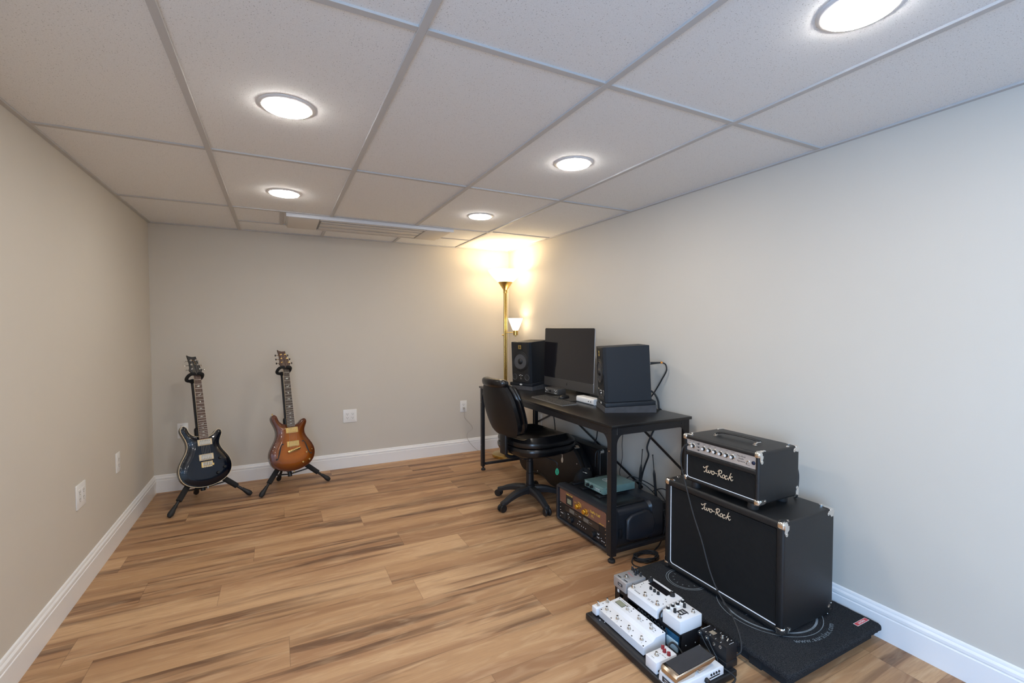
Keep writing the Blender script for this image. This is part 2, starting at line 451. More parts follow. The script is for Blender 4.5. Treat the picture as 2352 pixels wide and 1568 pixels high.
def tag(o, label, cat, group=None, kind=None):
    o['label'] = label; o['category'] = cat
    if group: o['group'] = group
    if kind: o['kind'] = kind
    return o
def thing(name, label, cat, loc=(0, 0, 0), rz=0.0, group=None):
    e = bpy.data.objects.new(name, None); COL.objects.link(e); e.location = loc; e.rotation_euler = (0, 0, rz)
    e.empty_display_size = 0.05
    return tag(e, label, cat, group)
def struct(o): o['kind'] = 'structure'; return o
def part(name, parent, fn, angle=35, label=None):
    m = MB(); fn(m); o = m.build(name, parent, angle)
    if label: o['label'] = label
    return o
def basis(r, u, n, o=(0, 0, 0)):
    X = Matrix((Vector(r), Vector(u), Vector(n))).transposed().to_4x4(); X.translation = Vector(o); return X
def copy_tree(o, parent=None):
    c = o.copy(); COL.objects.link(c); c.parent = parent
    for ch in o.children: copy_tree(ch, c)
    return c
def face_x(o):   # text / shapes on a face that looks towards -x
    return basis((0, -1, 0), (0, 0, 1), (-1, 0, 0), o)
def top_x(o):    # text on a top face read by someone looking towards +x
    return basis((0, -1, 0), (1, 0, 0), (0, 0, 1), o)

# ------------------------------------------------------------------ room shell
m = MB(); m.box2((-0.2, YF - 0.2, -0.1), (W + 0.2, 0.2, 0), 'floor'); struct(m.build('floor'))
wy0, wy1, wz0, wz1 = -6.35, -4.75, 0.45, 1.85      # window opening in the left wall
m = MB()
m.box2((-0.12, wy1, 0), (0, 0, H + 0.1), 'wall'); m.box2((-0.12, YF, 0), (0, wy0, H + 0.1), 'wall')
m.box2((-0.12, wy0, 0), (0, wy1, wz0), 'wall'); m.box2((-0.12, wy0, wz1), (0, wy1, H + 0.1), 'wall')
struct(m.build('wall_left'))
m = MB(); m.box2((W, YF, 0), (W + 0.12, 0, H + 0.1), 'wall'); struct(m.build('wall_right'))
m = MB(); m.box2((-0.12, 0, 0), (W + 0.12, 0.12, H + 0.1), 'wall'); struct(m.build('wall_back'))
m = MB(); m.box2((-0.12, YF - 0.12, 0), (W + 0.12, YF, H + 0.1), 'wall'); struct(m.build('wall_front'))
m = MB()
for a, b in (((wy0, wz0), (wy1, wz0 + 0.05)), ((wy0, wz1 - 0.05), (wy1, wz1)), ((wy0, wz0), (wy0 + 0.05, wz1)), ((wy1 - 0.05, wz0), (wy1, wz1))):
    m.box2((-0.10, a[0], a[1]), (-0.03, b[0], b[1]), 'trim', 0.004)
struct(m.build('window_1'))
# ceiling tiles above a grid of white tees
m = MB(); m.box2((-0.12, YF - 0.1, H + 0.007), (W + 0.12, 0.1, H + 0.1), 'tile'); struct(m.build('ceiling'))
m = MB(); hw = 0.0115
for x in TX[1:]:
    m.box2((x - hw, YF, H), (x + hw, 0, H + 0.008), 'grid', 0.001, 1)
for y in TY:
    for i in range(len(TX)):
        x0 = (TX[i] + hw) if i else 0.0; x1 = TX[i + 1] - hw if i + 1 < len(TX) else W
        yy = y - 0.026 if i == 4 and y == TY[0] else y
        m.box2((x0, yy - hw, H + 0.0008), (x1, yy + hw, H + 0.008), 'grid', 0.001, 1)
m.box2((TX[1] + hw, -0.366 - hw, H + 0.0008), (TX[2] - hw, -0.366 + hw, H + 0.008), 'grid', 0.001, 1)
m.box2((TX[3] + hw, -0.40 - hw, H + 0.0008), (TX[4] - hw, -0.40 + hw, H + 0.008), 'grid', 0.001, 1)
m.box2((0.890 - hw, -0.78, H + 0.0008), (0.890 + hw, -0.366, H + 0.008), 'grid', 0.001, 1)
# wall angle
m.box2((0, YF, H - 0.001), (0.019, 0, H + 0.008), 'grid'); m.box2((W - 0.019, YF, H - 0.001), (W, 0, H + 0.008), 'grid')
m.box2((0.019, -0.019, H - 0.001), (W - 0.019, 0, H + 0.008), 'grid')
struct(m.build('trim_1'))

BP = [(0, 0), (0.0155, 0), (0.0155, 0.093), (0.0125, 0.0955), (0.0125, 0.099), (0.0145, 0.102), (0.0140, 0.112), (0.0105, 0.118), (0.0085, 0.120), (0.0085, 0.1235), (0.0055, 0.130), (0, 0.133)]
def baseboard(name, X, L):
    m = MB(); m.prism(BP, 0, L, 'trim', X); struct(m.build(name, angle=25))
baseboard('baseboard_left', basis((1, 0, 0), (0, 0, 1), (0, -1, 0)), -YF)
baseboard('baseboard_right', basis((-1, 0, 0), (0, 0, 1), (0, -1, 0), (W, 0, 0)), -YF)
baseboard('baseboard_back', basis((0, -1, 0), (0, 0, 1), (1, 0, 0)), W)

# ------------------------------------------------------------------ ceiling lights
def ceiling_light(x, y, label):
    t = thing('recessed_ceiling_light', label, 'ceiling light', (x, y, H + 0.007), 0, 'round ceiling lights')
    part('trim_ring', t, lambda m: m.lathe([(0.0930, 0), (0.0925, -0.0015), (0.088, -0.0045), (0.078, -0.0065), (0.078, 0)], 'white_plastic', seg=48))
    part('lens', t, lambda m: m.lathe([(0.078, -0.0055), (0.0765, -0.0092), (0.066, -0.0125), (0.035, -0.0148), (0.001, -0.0153)], 'led', seg=48), label='glowing white lens')
ceiling_light(0.895, -2.455, 'larger of the two left-hand round ceiling lights, farther from the air conditioner')
ceiling_light(0.900, -1.278, 'round glowing ceiling light just in front of the air conditioner')
ceiling_light(2.136, -2.450, 'round glowing ceiling light in mid ceiling above the right part of the desk')
ceiling_light(2.146, -1.281, 'small looking round ceiling light nearest the lit corner and floor lamp')
ceiling_light(2.150, -3.665, 'largest looking round ceiling light, cut off by the top edge of the photo')
for (x, y) in ((0.895, -3.665), (0.895, -4.93), (2.15, -4.93), (0.895, -6.1), (2.15, -6.1)):
    ceiling_light(x, y, 'round glowing ceiling light behind the camera, outside the photo')

# ------------------------------------------------------------------ ceiling air conditioner
t = thing('ceiling_air_conditioner', 'long slim white ceiling cassette air conditioner with louvre slots near the back wall', 'air conditioner', (0.918, -0.79, H + 0.007))
zb = -0.032
part('panel', t, lambda m: (m.box2((0.0, 0.0, -0.018), (1.205, 0.40, 0), 'ac_plastic', 0.003), m.box2((0.010, 0.010, zb), (0.212, 0.39, -0.018), 'ac_plastic', 0.004),
                             m.box2((0.985, 0.010, zb), (1.17, 0.39, -0.018), 'ac_plastic', 0.004)))
part('front_edge', t, lambda m: m.box2((-0.002, -0.006, -0.030), (1.207, 0.0, -0.002), 'ac_edge', 0.002))
def louv(m):
    m.box2((0.214, 0.010, -0.024), (0.983, 0.39, -0.0182), 'grey_slot', 0.001)
    m.box2((0.214, 0.010, zb), (0.983, 0.040, -0.0243), 'ac_plastic', 0.002)
    m.box2((0.214, 0.37, zb), (0.983, 0.39, -0.0243), 'ac_plastic', 0.002)
    m.box2((0.225, 0.046, -0.0262), (0.972, 0.078, -0.0243), 'slot')
part('louvre_housing', t, louv)
for y0, y1 in ((0.062, 0.118), (0.14, 0.235), (0.26, 0.345)):
    part('louvre_vane', t, lambda m: m.box2((0.224, y0, -0.033), (0.973, y1, -0.0265), 'ac_plastic', 0.003))

# ------------------------------------------------------------------ floor lamp
t = thing('floor_lamp', 'tall brass torchiere floor lamp with frosted bowl and small side shade in the corner', 'floor lamp', (2.818, -0.32, 0))
part('base', t, lambda m: m.lathe([(0.001, 0.0), (0.128, 0.0), (0.131, 0.004), (0.131, 0.024), (0.127, 0.029), (0.06, 0.034), (0.022, 0.038), (0.018, 0.05), (0.001, 0.05)], 'brass', seg=64))
def poles(m):
    m.cyl((-0.0095, 0, 0.04), (-0.0095, 0, 1.60), 0.0088, 'brass'); m.cyl((0.0095, 0, 0.04), (0.0095, 0, 1.60), 0.0088, 'brass')
    m.cyl((0, 0, 1.585), (0, 0, 1.612), 0.0205, 'brass', bev=0.002)
part('pole', t, poles)
part('shade_cup', t, lambda m: m.lathe([(0.014, 1.61), (0.018, 1.612), (0.071, 1.690), (0.070, 1.692), (0.015, 1.616)], 'brass', seg=48))
part('lamp_shade', t, lambda m: m.lathe([(0.045, 1.675), (0.068, 1.690), (0.092, 1.712), (0.122, 1.742), (0.148, 1.775), (0.165, 1.800), (0.163, 1.802), (0.145, 1.778), (0.118, 1.746), (0.088, 1.716), (0.064, 1.696), (0.04, 1.684)], 'lamp_glass', seg=64), label='glowing frosted glass bowl')
sx, sy = 0.082, -0.055
def arm(m):
    m.tube([(0.0, 0, 1.205), (0.04, -0.03, 1.205), (sx, sy, 1.205)], 0.0042, 'brass')
    m.cyl((-0.016, 0, 1.18), (-0.032, 0.01, 1.18), 0.006, 'brass')
part('side_arm', t, arm)
part('side_socket', t, lambda m: (m.cyl((sx, sy, 1.178), (sx, sy, 1.225), 0.0235, 'brass', bev=0.002), m.cyl((sx, sy, 1.165), (sx, sy, 1.178), 0.006, 'brass')))
part('side_shade', t, lambda m: m.lathe([(0.020, 1.222), (0.030, 1.235), (0.048, 1.280), (0.071, 1.342), (0.0685, 1.342), (0.045, 1.282), (0.027, 1.238), (0.018, 1.228)], 'side_glass', Matrix.Translation((sx, sy, 0)), 48, cap=False), label='small frosted glass cone')
def point(name, loc, power, col, r, parent=None):
    l = bpy.data.lights.new(name, 'POINT'); l.energy = power; l.color = col; l.shadow_soft_size = r
    o = bpy.data.objects.new(name, l); COL.objects.link(o); o.location = loc
    return o
point('floor_lamp_bulb', (2.818, -0.32, 1.750), 2.6, (1.0, 0.74, 0.42), 0.035)
point('side_lamp_bulb', (2.818 + sx, -0.32 + sy, 1.30), 0.8, (1.0, 0.76, 0.46), 0.02)

# ------------------------------------------------------------------ outlets and plates
def outlet(m, cx, cz, n):
    m.prism(rrect(0.033, 0.066, 0.003, 3, cx, cz), 0.0050, 0.0068, 'white_plastic', None, 0.0006, 1)
    for s_ in (1, -1):
        zc = cz + s_ * 0.0165
        m.box2((cx - 0.0078, zc - 0.001, 0.0069), (cx - 0.0056, zc + 0.0075, 0.0072), 'slot')
        m.box2((cx + 0.0056, zc - 0.001, 0.0069), (cx + 0.0078, zc + 0.0065, 0.0072), 'slot')
        m.lathe([(0.0026, 0.0069), (0.0026, 0.0072)], 'slot', Matrix.Translation((cx, zc - 0.007, 0)), 10)
def plate(X, gangs, label, name='wall_outlet', cat='outlet'):
    t = thing(name, label, cat); t.matrix_world = X
    wd = 0.070 if gangs == 1 else 0.116
    part('cover_plate', t, lambda m: m.prism(rrect(wd, 0.116, 0.004, 4), 0, 0.0052, 'white_plastic', None, 0.0018, 2))
    for g in range(gangs):
        cx = 0 if gangs == 1 else (-0.023 + 0.046 * g)
        part('receptacle', t, lambda m: outlet(m, cx, 0, 1))
    return t
BW = lambda x, z: basis((1, 0, 0), (0, 0, 1), (0, -1, 0), (x, 0, z))
LW = lambda y, z: basis((0, 1, 0), (0, 0, 1), (1, 0, 0), (0, y, z))
RW = lambda y, z: basis((0, -1, 0), (0, 0, 1), (-1, 0, 0), (W, y, z))
plate(BW(1.419, 0.463), 2, 'wide white four-socket outlet plate on the back wall between sunburst guitar and desk')
plate(BW(2.503, 0.463), 1, 'narrow white outlet with a clear plug in it on the back wall beside the desk')
plate(BW(0.187, 0.458), 1, 'white outlet plate on the back wall partly hidden behind the blue guitar')
plate(LW(-1.438, 0.457), 2, 'wide white outlet plate on the left wall, nearer the camera')
plate(LW(-0.865, 0.463), 1, 'narrow white outlet plate on the left wall, nearer the corner')
plate(RW(-0.655, 0.398), 1, 'white outlet on the right wall seen under the far end of the desk')
t = thing('plug_adapter', 'small clear plug pushed in the lower socket beside the desk', 'plug'); t.matrix_world = BW(2.503, 0.446)
part('body', t, lambda m: m.box2((-0.009, -0.010, 0.0073), (0.009, 0.009, 0.026), 'white_cord', 0.004))
m = MB(); m.tube([(2.503, -0.026, 0.441), (2.502, -0.03, 0.409), (2.508, -0.028, 0.348), (2.572, -0.025, 0.275), (2.588, -0.026, 0.228), (2.541, -0.027, 0.199), (2.531, -0.03, 0.147), (2.573, -0.034, 0.076), (2.64, -0.05, 0.012), (2.70, -0.11, 0.0035), (2.73, -0.18, 0.0035)], 0.0018, 'white_cord', 8, 6)
tag(m.build('lamp_cord'), 'thin pale cord hanging from back wall outlet to the lamp foot', 'cord')
# ------------------------------------------------------------------ desk
DA = -atan2(0.024, 1.831)                   # the desk runs along the right wall, a hair off square
t = thing('computer_desk', 'long black desk with metal frame legs along the right wall holding the computer', 'desk', (2.398, -2.427, 0), DA)
DW, DL, DZ = 0.578, 1.832, 0.740
part('desktop', t, lambda m: m.box2((0, 0, DZ - 0.016), (DW, DL, DZ), 'desk_top', 0.0015))
lg = 0.036
LEGS = [(0.008, 0.012), (DW - 0.008 - lg, 0.012), (0.008, DL - 0.012 - lg), (DW - 0.008 - lg, DL - 0.012 - lg)]
def leg(lx, ly):
    def f(m):
        # angle iron: two plates meeting at the outer corner
        ox = lx if lx < 0.2 else lx + lg; oy = ly if ly < 0.5 else ly + lg
        sx_ = 1 if lx < 0.2 else -1; sy_ = 1 if ly < 0.5 else -1
        m.box2((ox, oy, 0.035), (ox + sx_ * lg, oy + sy_ * 0.004, DZ - 0.0165), 'black_metal', 0.0008, 1)
        m.box2((ox, oy, 0.035), (ox + sx_ * 0.004, oy + sy_ * lg, DZ - 0.0165), 'black_metal', 0.0008, 1)
        m.box2((ox + sx_ * 0.0045, oy + sy_ * 0.0045, 0.035), (ox + sx_ * 0.030, oy + sy_ * 0.030, DZ - 0.0165), 'black_metal', 0.002)
        for z in (0.225, 0.60): m.lathe([(0.0035, 0), (0.0035, 0.002)], 'chrome', Matrix.Translation((ox - sx_ * 0.0005, oy + sy_ * 0.018, z)) @ Matrix.Rotation(-sx_ * pi / 2, 4, 'Y'), 10)
    return f
for lx, ly in LEGS:
    o = part('leg', t, leg(lx, ly))
    q = part('leveling_foot', o, lambda m: m.lathe([(0.001, 0), (0.018, 0), (0.0195, 0.003), (0.0195, 0.012), (0.016, 0.016), (0.008, 0.018), (0.008, 0.036)], 'rubber', Matrix.Translation((lx + lg / 2, ly + lg / 2, 0)), 24))
ap = 0.040
part('apron', t, lambda m: m.box2((0.010, 0.05, DZ - 0.0165 - ap), (0.014, DL - 0.05, DZ - 0.0165), 'black_metal', 0.001, 1))
part('apron', t, lambda m: m.box2((DW - 0.014, 0.05, DZ - 0.0165 - ap), (DW - 0.010, DL - 0.05, DZ - 0.0165), 'black_metal', 0.001, 1))
part('apron', t, lambda m: (m.box2((0.045, 0.010, DZ - 0.0165 - ap), (DW - 0.045, 0.014, DZ - 0.0165), 'black_metal', 0.001, 1),
     [m.lathe([(0.0045, 0), (0.004, 0.002)], 'black_plastic', Matrix.Translation((x, 0.010, DZ - 0.036)) @ Matrix.Rotation(pi / 2, 4, 'X'), 12) for x in (0.07, DW - 0.07)]))
part('apron', t, lambda m: m.box2((0.045, DL - 0.014, DZ - 0.0165 - ap), (DW - 0.045, DL - 0.010, DZ - 0.0165), 'black_metal', 0.001, 1))
def gus(ox, oy, sx_, sy_, which):
    # curved corner gussets on both sides of a leg
    z1 = DZ - 0.0165 - ap + 0.001
    def f(m):
        poly = [(0, 0), (0.045, 0)] + [(0.045 - 0.045 * sin(a), -0.055 + 0.055 * cos(a)) for a in [pi / 2 * k / 8 for k in range(1, 9)]]
        if which == 0: m.prism(poly, 0, 0.003, 'black_metal', basis((0, sy_, 0), (0, 0, 1), (1, 0, 0), (ox + sx_ * 0.002 - 0.0015, oy + sy_ * lg, z1)))
        else: m.prism(poly, 0, 0.003, 'black_metal', basis((sx_, 0, 0), (0, 0, 1), (0, 1, 0), (ox + sx_ * lg, oy + sy_ * 0.002 - 0.0015, z1)))
    return f
for (ox, oy, a, b) in ((0.008, 0.012, 1, 1), (DW - 0.008, 0.012, -1, 1), (0.008, DL - 0.012, 1, -1), (DW - 0.008, DL - 0.012, -1, -1)):
    for q_ in (0, 1): part('corner_gusset', t, gus(ox, oy, a, b, q_))
for y in (0.020, DL - 0.042): part('side_rail', t, lambda m: m.box2((0.042, y, 0.045), (DW - 0.042, y + 0.022, 0.067), 'black_metal', 0.002))
def brace(p, q):
    def f(m):
        p_, q_ = Vector(p), Vector(q); d = (q_ - p_).normalized(); n = Vector((1, 0, 0)); s_ = d.cross(n)
        m.box((0, 0, (q_ - p_).length / 2), (0.003, 0.016, (q_ - p_).length), 'black_metal', 0, 1, basis(n, s_.normalized(), d, p_))
    return f
bx = DW - 0.006
part('brace', t, brace((bx, 0.62, 0.70), (bx, 0.03, 0.395)))
part('brace', t, brace((bx, 1.06, 0.70), (bx, DL - 0.03, 0.375)))
part('brace', t, brace((bx + 0.004, 1.72, 0.70), (bx + 0.004, 0.40, 0.20)))

# ------------------------------------------------------------------ office chair
CH = (2.448, -1.463, 0)
t = thing('office_chair', 'black leather swivel desk chair with curved back, on five casters, facing the desk', 'office chair', CH, radians(7))
CROT = radians(7)
def column(m):
    m.lathe([(0.001, 0.07), (0.036, 0.07), (0.036, 0.13), (0.0275, 0.135), (0.0275, 0.215), (0.0245, 0.218), (0.0245, 0.30), (0.021, 0.302), (0.021, 0.385), (0.001, 0.385)], 'black_plastic', seg=32)
part('gas_column', t, column)
for wa in (194.8, 122.8, 266.8, 50.8, 338.8):
    a = radians(wa) - CROT; ca, sa = cos(a), sin(a)
    X = basis((ca, sa, 0), (-sa, ca, 0), (0, 0, 1))
    def arm_f(m):
        pr = [(0.0, 0.112), (0.05, 0.122), (0.12, 0.115), (0.19, 0.094), (0.235, 0.074), (0.262, 0.066)]
        vv, ff = [], []
        for i, (r_, z) in enumerate(spline([Vector((r, z, 0)) for r, z in pr], 4) and [(v.x, v.y) for v in spline([Vector((r, z, 0)) for r, z in pr], 4)]):
            f = r_ / 0.262; hw_ = 0.030 - 0.010 * f; th = 0.050 - 0.022 * f
            for (yy, zz) in ((-hw_ * 0.7, 0), (hw_ * 0.7, 0), (hw_, -th * 0.3), (hw_ * 0.85, -th), (-hw_ * 0.85, -th), (-hw_, -th * 0.3)): vv.append((r_, yy, z + zz))
        n = len(vv) // 6
        for i in range(n - 1):
            for k in range(6):
                a_ = i * 6 + k; b_ = i * 6 + (k + 1) % 6; ff.append((a_, b_, b_ + 6, a_ + 6))
        ff.append((0, 1, 2, 3, 4, 5)); ff.append(tuple(range(len(vv) - 6, len(vv))))
        m.add(vv, ff, 'grey_plastic', X); 
        m.lathe([(0.001, 0.036), (0.019, 0.036), (0.021, 0.045), (0.020, 0.064), (0.001, 0.068)], 'grey_plastic', X @ Matrix.Translation((0.25, 0, 0)), 16)
    part('base_arm', t, arm_f)
    def cast(m):
        for s_ in (-1, 1):
            m.lathe([(0.001, 0), (0.017, 0), (0.024, 0.003), (0.0255, 0.008), (0.0255, 0.015), (0.024, 0.018), (0.001, 0.018)], 'black_plastic',
                    X @ Matrix.Translation((0.262, 0.004 * s_, 0.0256)) @ Matrix.Rotation(-s_ * pi / 2, 4, 'X'), 24)
        m.box((0.258, 0, 0.036), (0.036, 0.018, 0.026), 'black_plastic', 0.006, 2, X)
    part('caster', t, cast)
def pad(m, w_, d_, prof, mat_, X, seg=48, ex=3.2):
    """superellipse pad: prof = [(scale, height)] rings"""
    vv, ff = [], []
    for (sc, z, dx) in prof:
        for k in range(seg):
            a = 2 * pi * k / seg; c_, s_ = cos(a), sin(a)
            vv.append((dx + d_ / 2 * sc * math.copysign(abs(c_) ** (2 / ex), c_), w_ / 2 * sc * math.copysign(abs(s_) ** (2 / ex), s_), z))
    for i in range(len(prof) - 1):
        for k in range(seg):
            a = i * seg + k; b = i * seg + (k + 1) % seg; ff.append((a, b, b + seg, a + seg))
    ff.append(tuple(range(seg))); n = (len(prof) - 1) * seg; ff.append(tuple(range(n, n + seg)))
    m.add(vv, ff, mat_, X)
SX = Matrix.Translation((0.055, 0, 0.008))
def seatbase(m):
    pad(m, 0.49, 0.50, [(0.70, 0.362, 0), (0.86, 0.366, 0), (0.96, 0.380, 0), (1.0, 0.402, 0), (1.0, 0.418, 0), (0.975, 0.430, 0), (0.93, 0.434, 0)], 'leather', SX)
    m.box2((-0.10, -0.07, 0.335), (0.13, 0.07, 0.364), 'black_metal', 0.006)
part('seat_shell', t, seatbase)
def seatc(m):
    seg = 48; vv, ff = [], []; rings = [(0.93, 0.432), (0.985, 0.440), (1.0, 0.455), (0.985, 0.470), (0.93, 0.482), (0.84, 0.488), (0.70, 0.484), (0.5, 0.474), (0.25, 0.468), (0.02, 0.466)]
    for (sc, z) in rings:
        for k in range(seg):
            a = 2 * pi * k / seg; c_, s_ = cos(a), sin(a)
            x = 0.25 * sc * math.copysign(abs(c_) ** 0.66, c_); y = 0.245 * sc * math.copysign(abs(s_) ** 0.66, s_)
            zz = z + (0.018 * max(0, abs(y) - 0.10) / 0.1 if sc < 0.9 else 0) - (max(0, x - 0.12) * 0.16 if sc < 0.99 else max(0, x - 0.12) * 0.12)
            vv.append((x, y, zz))
    for i in range(len(rings) - 1):
        for k in range(seg):
            a = i * seg + k; b = i * seg + (k + 1) % seg; ff.append((a, b, b + seg, a + seg))
    ff.append(tuple(range(seg))); n = (len(rings) - 1) * seg; ff.append(tuple(range(n, n + seg)))
    m.add(vv, ff, 'leather', SX)
part('seat', t, seatc)
# backrest: h = height 0..1, a curved, winged shell with a thick cushion in front
def back_pt(u, v, d):
    """u -1..1 across, v 0..1 up, d thickness forward"""
    z = 0.510 + 0.385 * v
    hw_ = 0.200 * (1.0 - 0.34 * max(0, v) ** 3.2 - 0.10 * (1 - v) ** 3)
    x = -0.235 - 0.165 * v + 0.060 * v * v
    y = u * hw_
    x += 0.030 * u * u
    return Vector((x + d, y, z + d * 0.22))
def shell(m, d0, d1, su, sv0, sv1, mat_, puff=0.0, nu=14, nv=16, ex=3.6, back=None):
    def grid(d, pf):
        g = []
        for j in range(nv + 1):
            for i in range(nu + 1):
                a, b = -1 + 2 * i / nu, -1 + 2 * j / nv
                # squircle mapping for rounded corners
                uu = a * (1 - 0.5 * abs(b) ** ex * 0.42); vv_ = b * (1 - 0.5 * abs(a) ** ex * 0.20)
                e = max(abs(a), abs(b)); pu = pf * (1 - e ** 4)
                g.append(back_pt(uu * su, sv0 + (sv1 - sv0) * (vv_ + 1) / 2, d + pu - (0.012 * e ** 10 if d == d1 else -0.008 * e ** 10)))
        return g
    A = grid(d0, 0); B = grid(d1, puff); vv = A + B; n1 = nu + 1; off = len(A); ff = []
    for j in range(nv):
        for i in range(nu):
            a = j * n1 + i; ff.append((a, a + 1, a + n1 + 1, a + n1)); ff.append((off + a, off + a + n1, off + a + n1 + 1, off + a + 1))
    ring = [i for i in range(nu)] + [j * n1 + nu for j in range(nv)] + [nv * n1 + i for i in range(nu, 0, -1)] + [j * n1 for j in range(nv, 0, -1)]
    for k in range(len(ring)):
        a, b = ring[k], ring[(k + 1) % len(ring)]; ff.append((a, b, off + b, off + a))
    if back:
        nb = nu * nv * 2; m.add(vv, [f for i, f in enumerate(ff[:nb]) if i % 2 == 0], back); m.add(vv, [f for i, f in enumerate(ff[:nb]) if i % 2] + ff[nb:], mat_)
    else: m.add(vv, ff, mat_)
    return ring, A, B
part('back_shell', t, lambda m: shell(m, 0.0, 0.046, 1.0, 0.0, 0.985, 'leather', 0.0, back='back_vinyl'), angle=50)
def welt(m):
    mm = MB(); ring, A, B = shell(mm, 0.0, 0.046, 0.93, 0.03, 0.955, 'leather'); mm.bm.free()
    m.tube([A[k] + Vector((0.0005, 0, 0)) for k in ring], 0.0022, 'black_plastic', 6, 0, True)
part('welt', t, welt)
part('backrest', t, lambda m: shell(m, 0.048, 0.078, 1.03, -0.01, 0.95, 'leather', 0.020), angle=60)
part('back_cushion', t, lambda m: shell(m, 0.080, 0.108, 0.95, 0.01, 0.90, 'leather', 0.030), angle=60)
def roll(m):
    P = [back_pt(u, 0.985, 0.022) + Vector((0.0, 0, -0.002)) for u in [-0.99 + 1.98 * k / 14 for k in range(15)]]
    vv, ff = [], []; seg = 20
    for i, p in enumerate(P):
        e = abs(i - 7) / 7; sc = max(0.45, (1 - e ** 10) ** 0.5)
        for k in range(seg):
            a = 2 * pi * k / seg; c_, s_ = cos(a), sin(a)
            vv.append(p + Vector((math.copysign(abs(c_) ** 0.8, c_) * 0.036 * sc, 0, math.copysign(abs(s_) ** 0.8, s_) * (0.026 if s_ > 0 else 0.034) * sc - 0.004)))
    for i in range(len(P) - 1):
        for k in range(seg):
            a = i * seg + k; b = i * seg + (k + 1) % seg; ff.append((a, b, b + seg, a + seg))
    ff.append(tuple(range(seg))); n = (len(P) - 1) * seg; ff.append(tuple(range(n, n + seg)))
    m.add(vv, ff, 'leather')
part('head_roll', t, roll, angle=60)
def jbar(m):
    m.tube([(-0.06, 0, 0.352), (-0.15, 0, 0.352), (-0.20, 0, 0.372), (-0.214, 0, 0.42), (-0.218, 0, 0.52)], 0.012, 'black_metal', 10, 6)
    m.box((-0.222, 0, 0.458), (0.024, 0.070, 0.150), 'black_plastic', 0.008, 3)
part('back_support', t, jbar)
def lever(m):
    m.tube([(0.02, -0.05, 0.350), (0.05, -0.14, 0.345), (0.08, -0.20, 0.325), (0.082, -0.205, 0.30)], 0.004, 'black_metal', 8, 4)
o = part('lever', t, lever)
def gtag(m):
    m.prism([(0.013 * cos(a) * (1 - 0.25 * (sin(a) > 0) * sin(a)), 0.024 * sin(a)) for a in [2 * pi * k / 28 for k in range(28)]], -0.0015, 0.0015, 'green_tag', basis((0.8, -0.6, 0), (0, 0, 1), (-0.6, -0.8, 0), (0.080, -0.208, 0.262)))
    for k in range(4): m.box((0, 0.008 - 0.007 * k, 0.002), (0.011, 0.0022, 0.0006), 'dark_print', 0, 1, basis((0.8, -0.6, 0), (0, 0, 1), (-0.6, -0.8, 0), (0.080, -0.208, 0.262)))
    m.tube([(0.082, -0.206, 0.300), (0.088, -0.212, 0.29), (0.084, -0.209, 0.283)], 0.0012, 'black_plastic', 6, 4)
part('hang_tag', o, gtag, label='green teardrop tag on the lever')
part('cord_pull', t, lambda m: (m.cyl((0.145, -0.185, 0.372), (0.145, -0.185, 0.345), 0.0025, 'tan'), m.sph((0.145, -0.185, 0.326), 0.011, 'tan', (0.75, 0.5, 1.8))), label='tan leather pull')

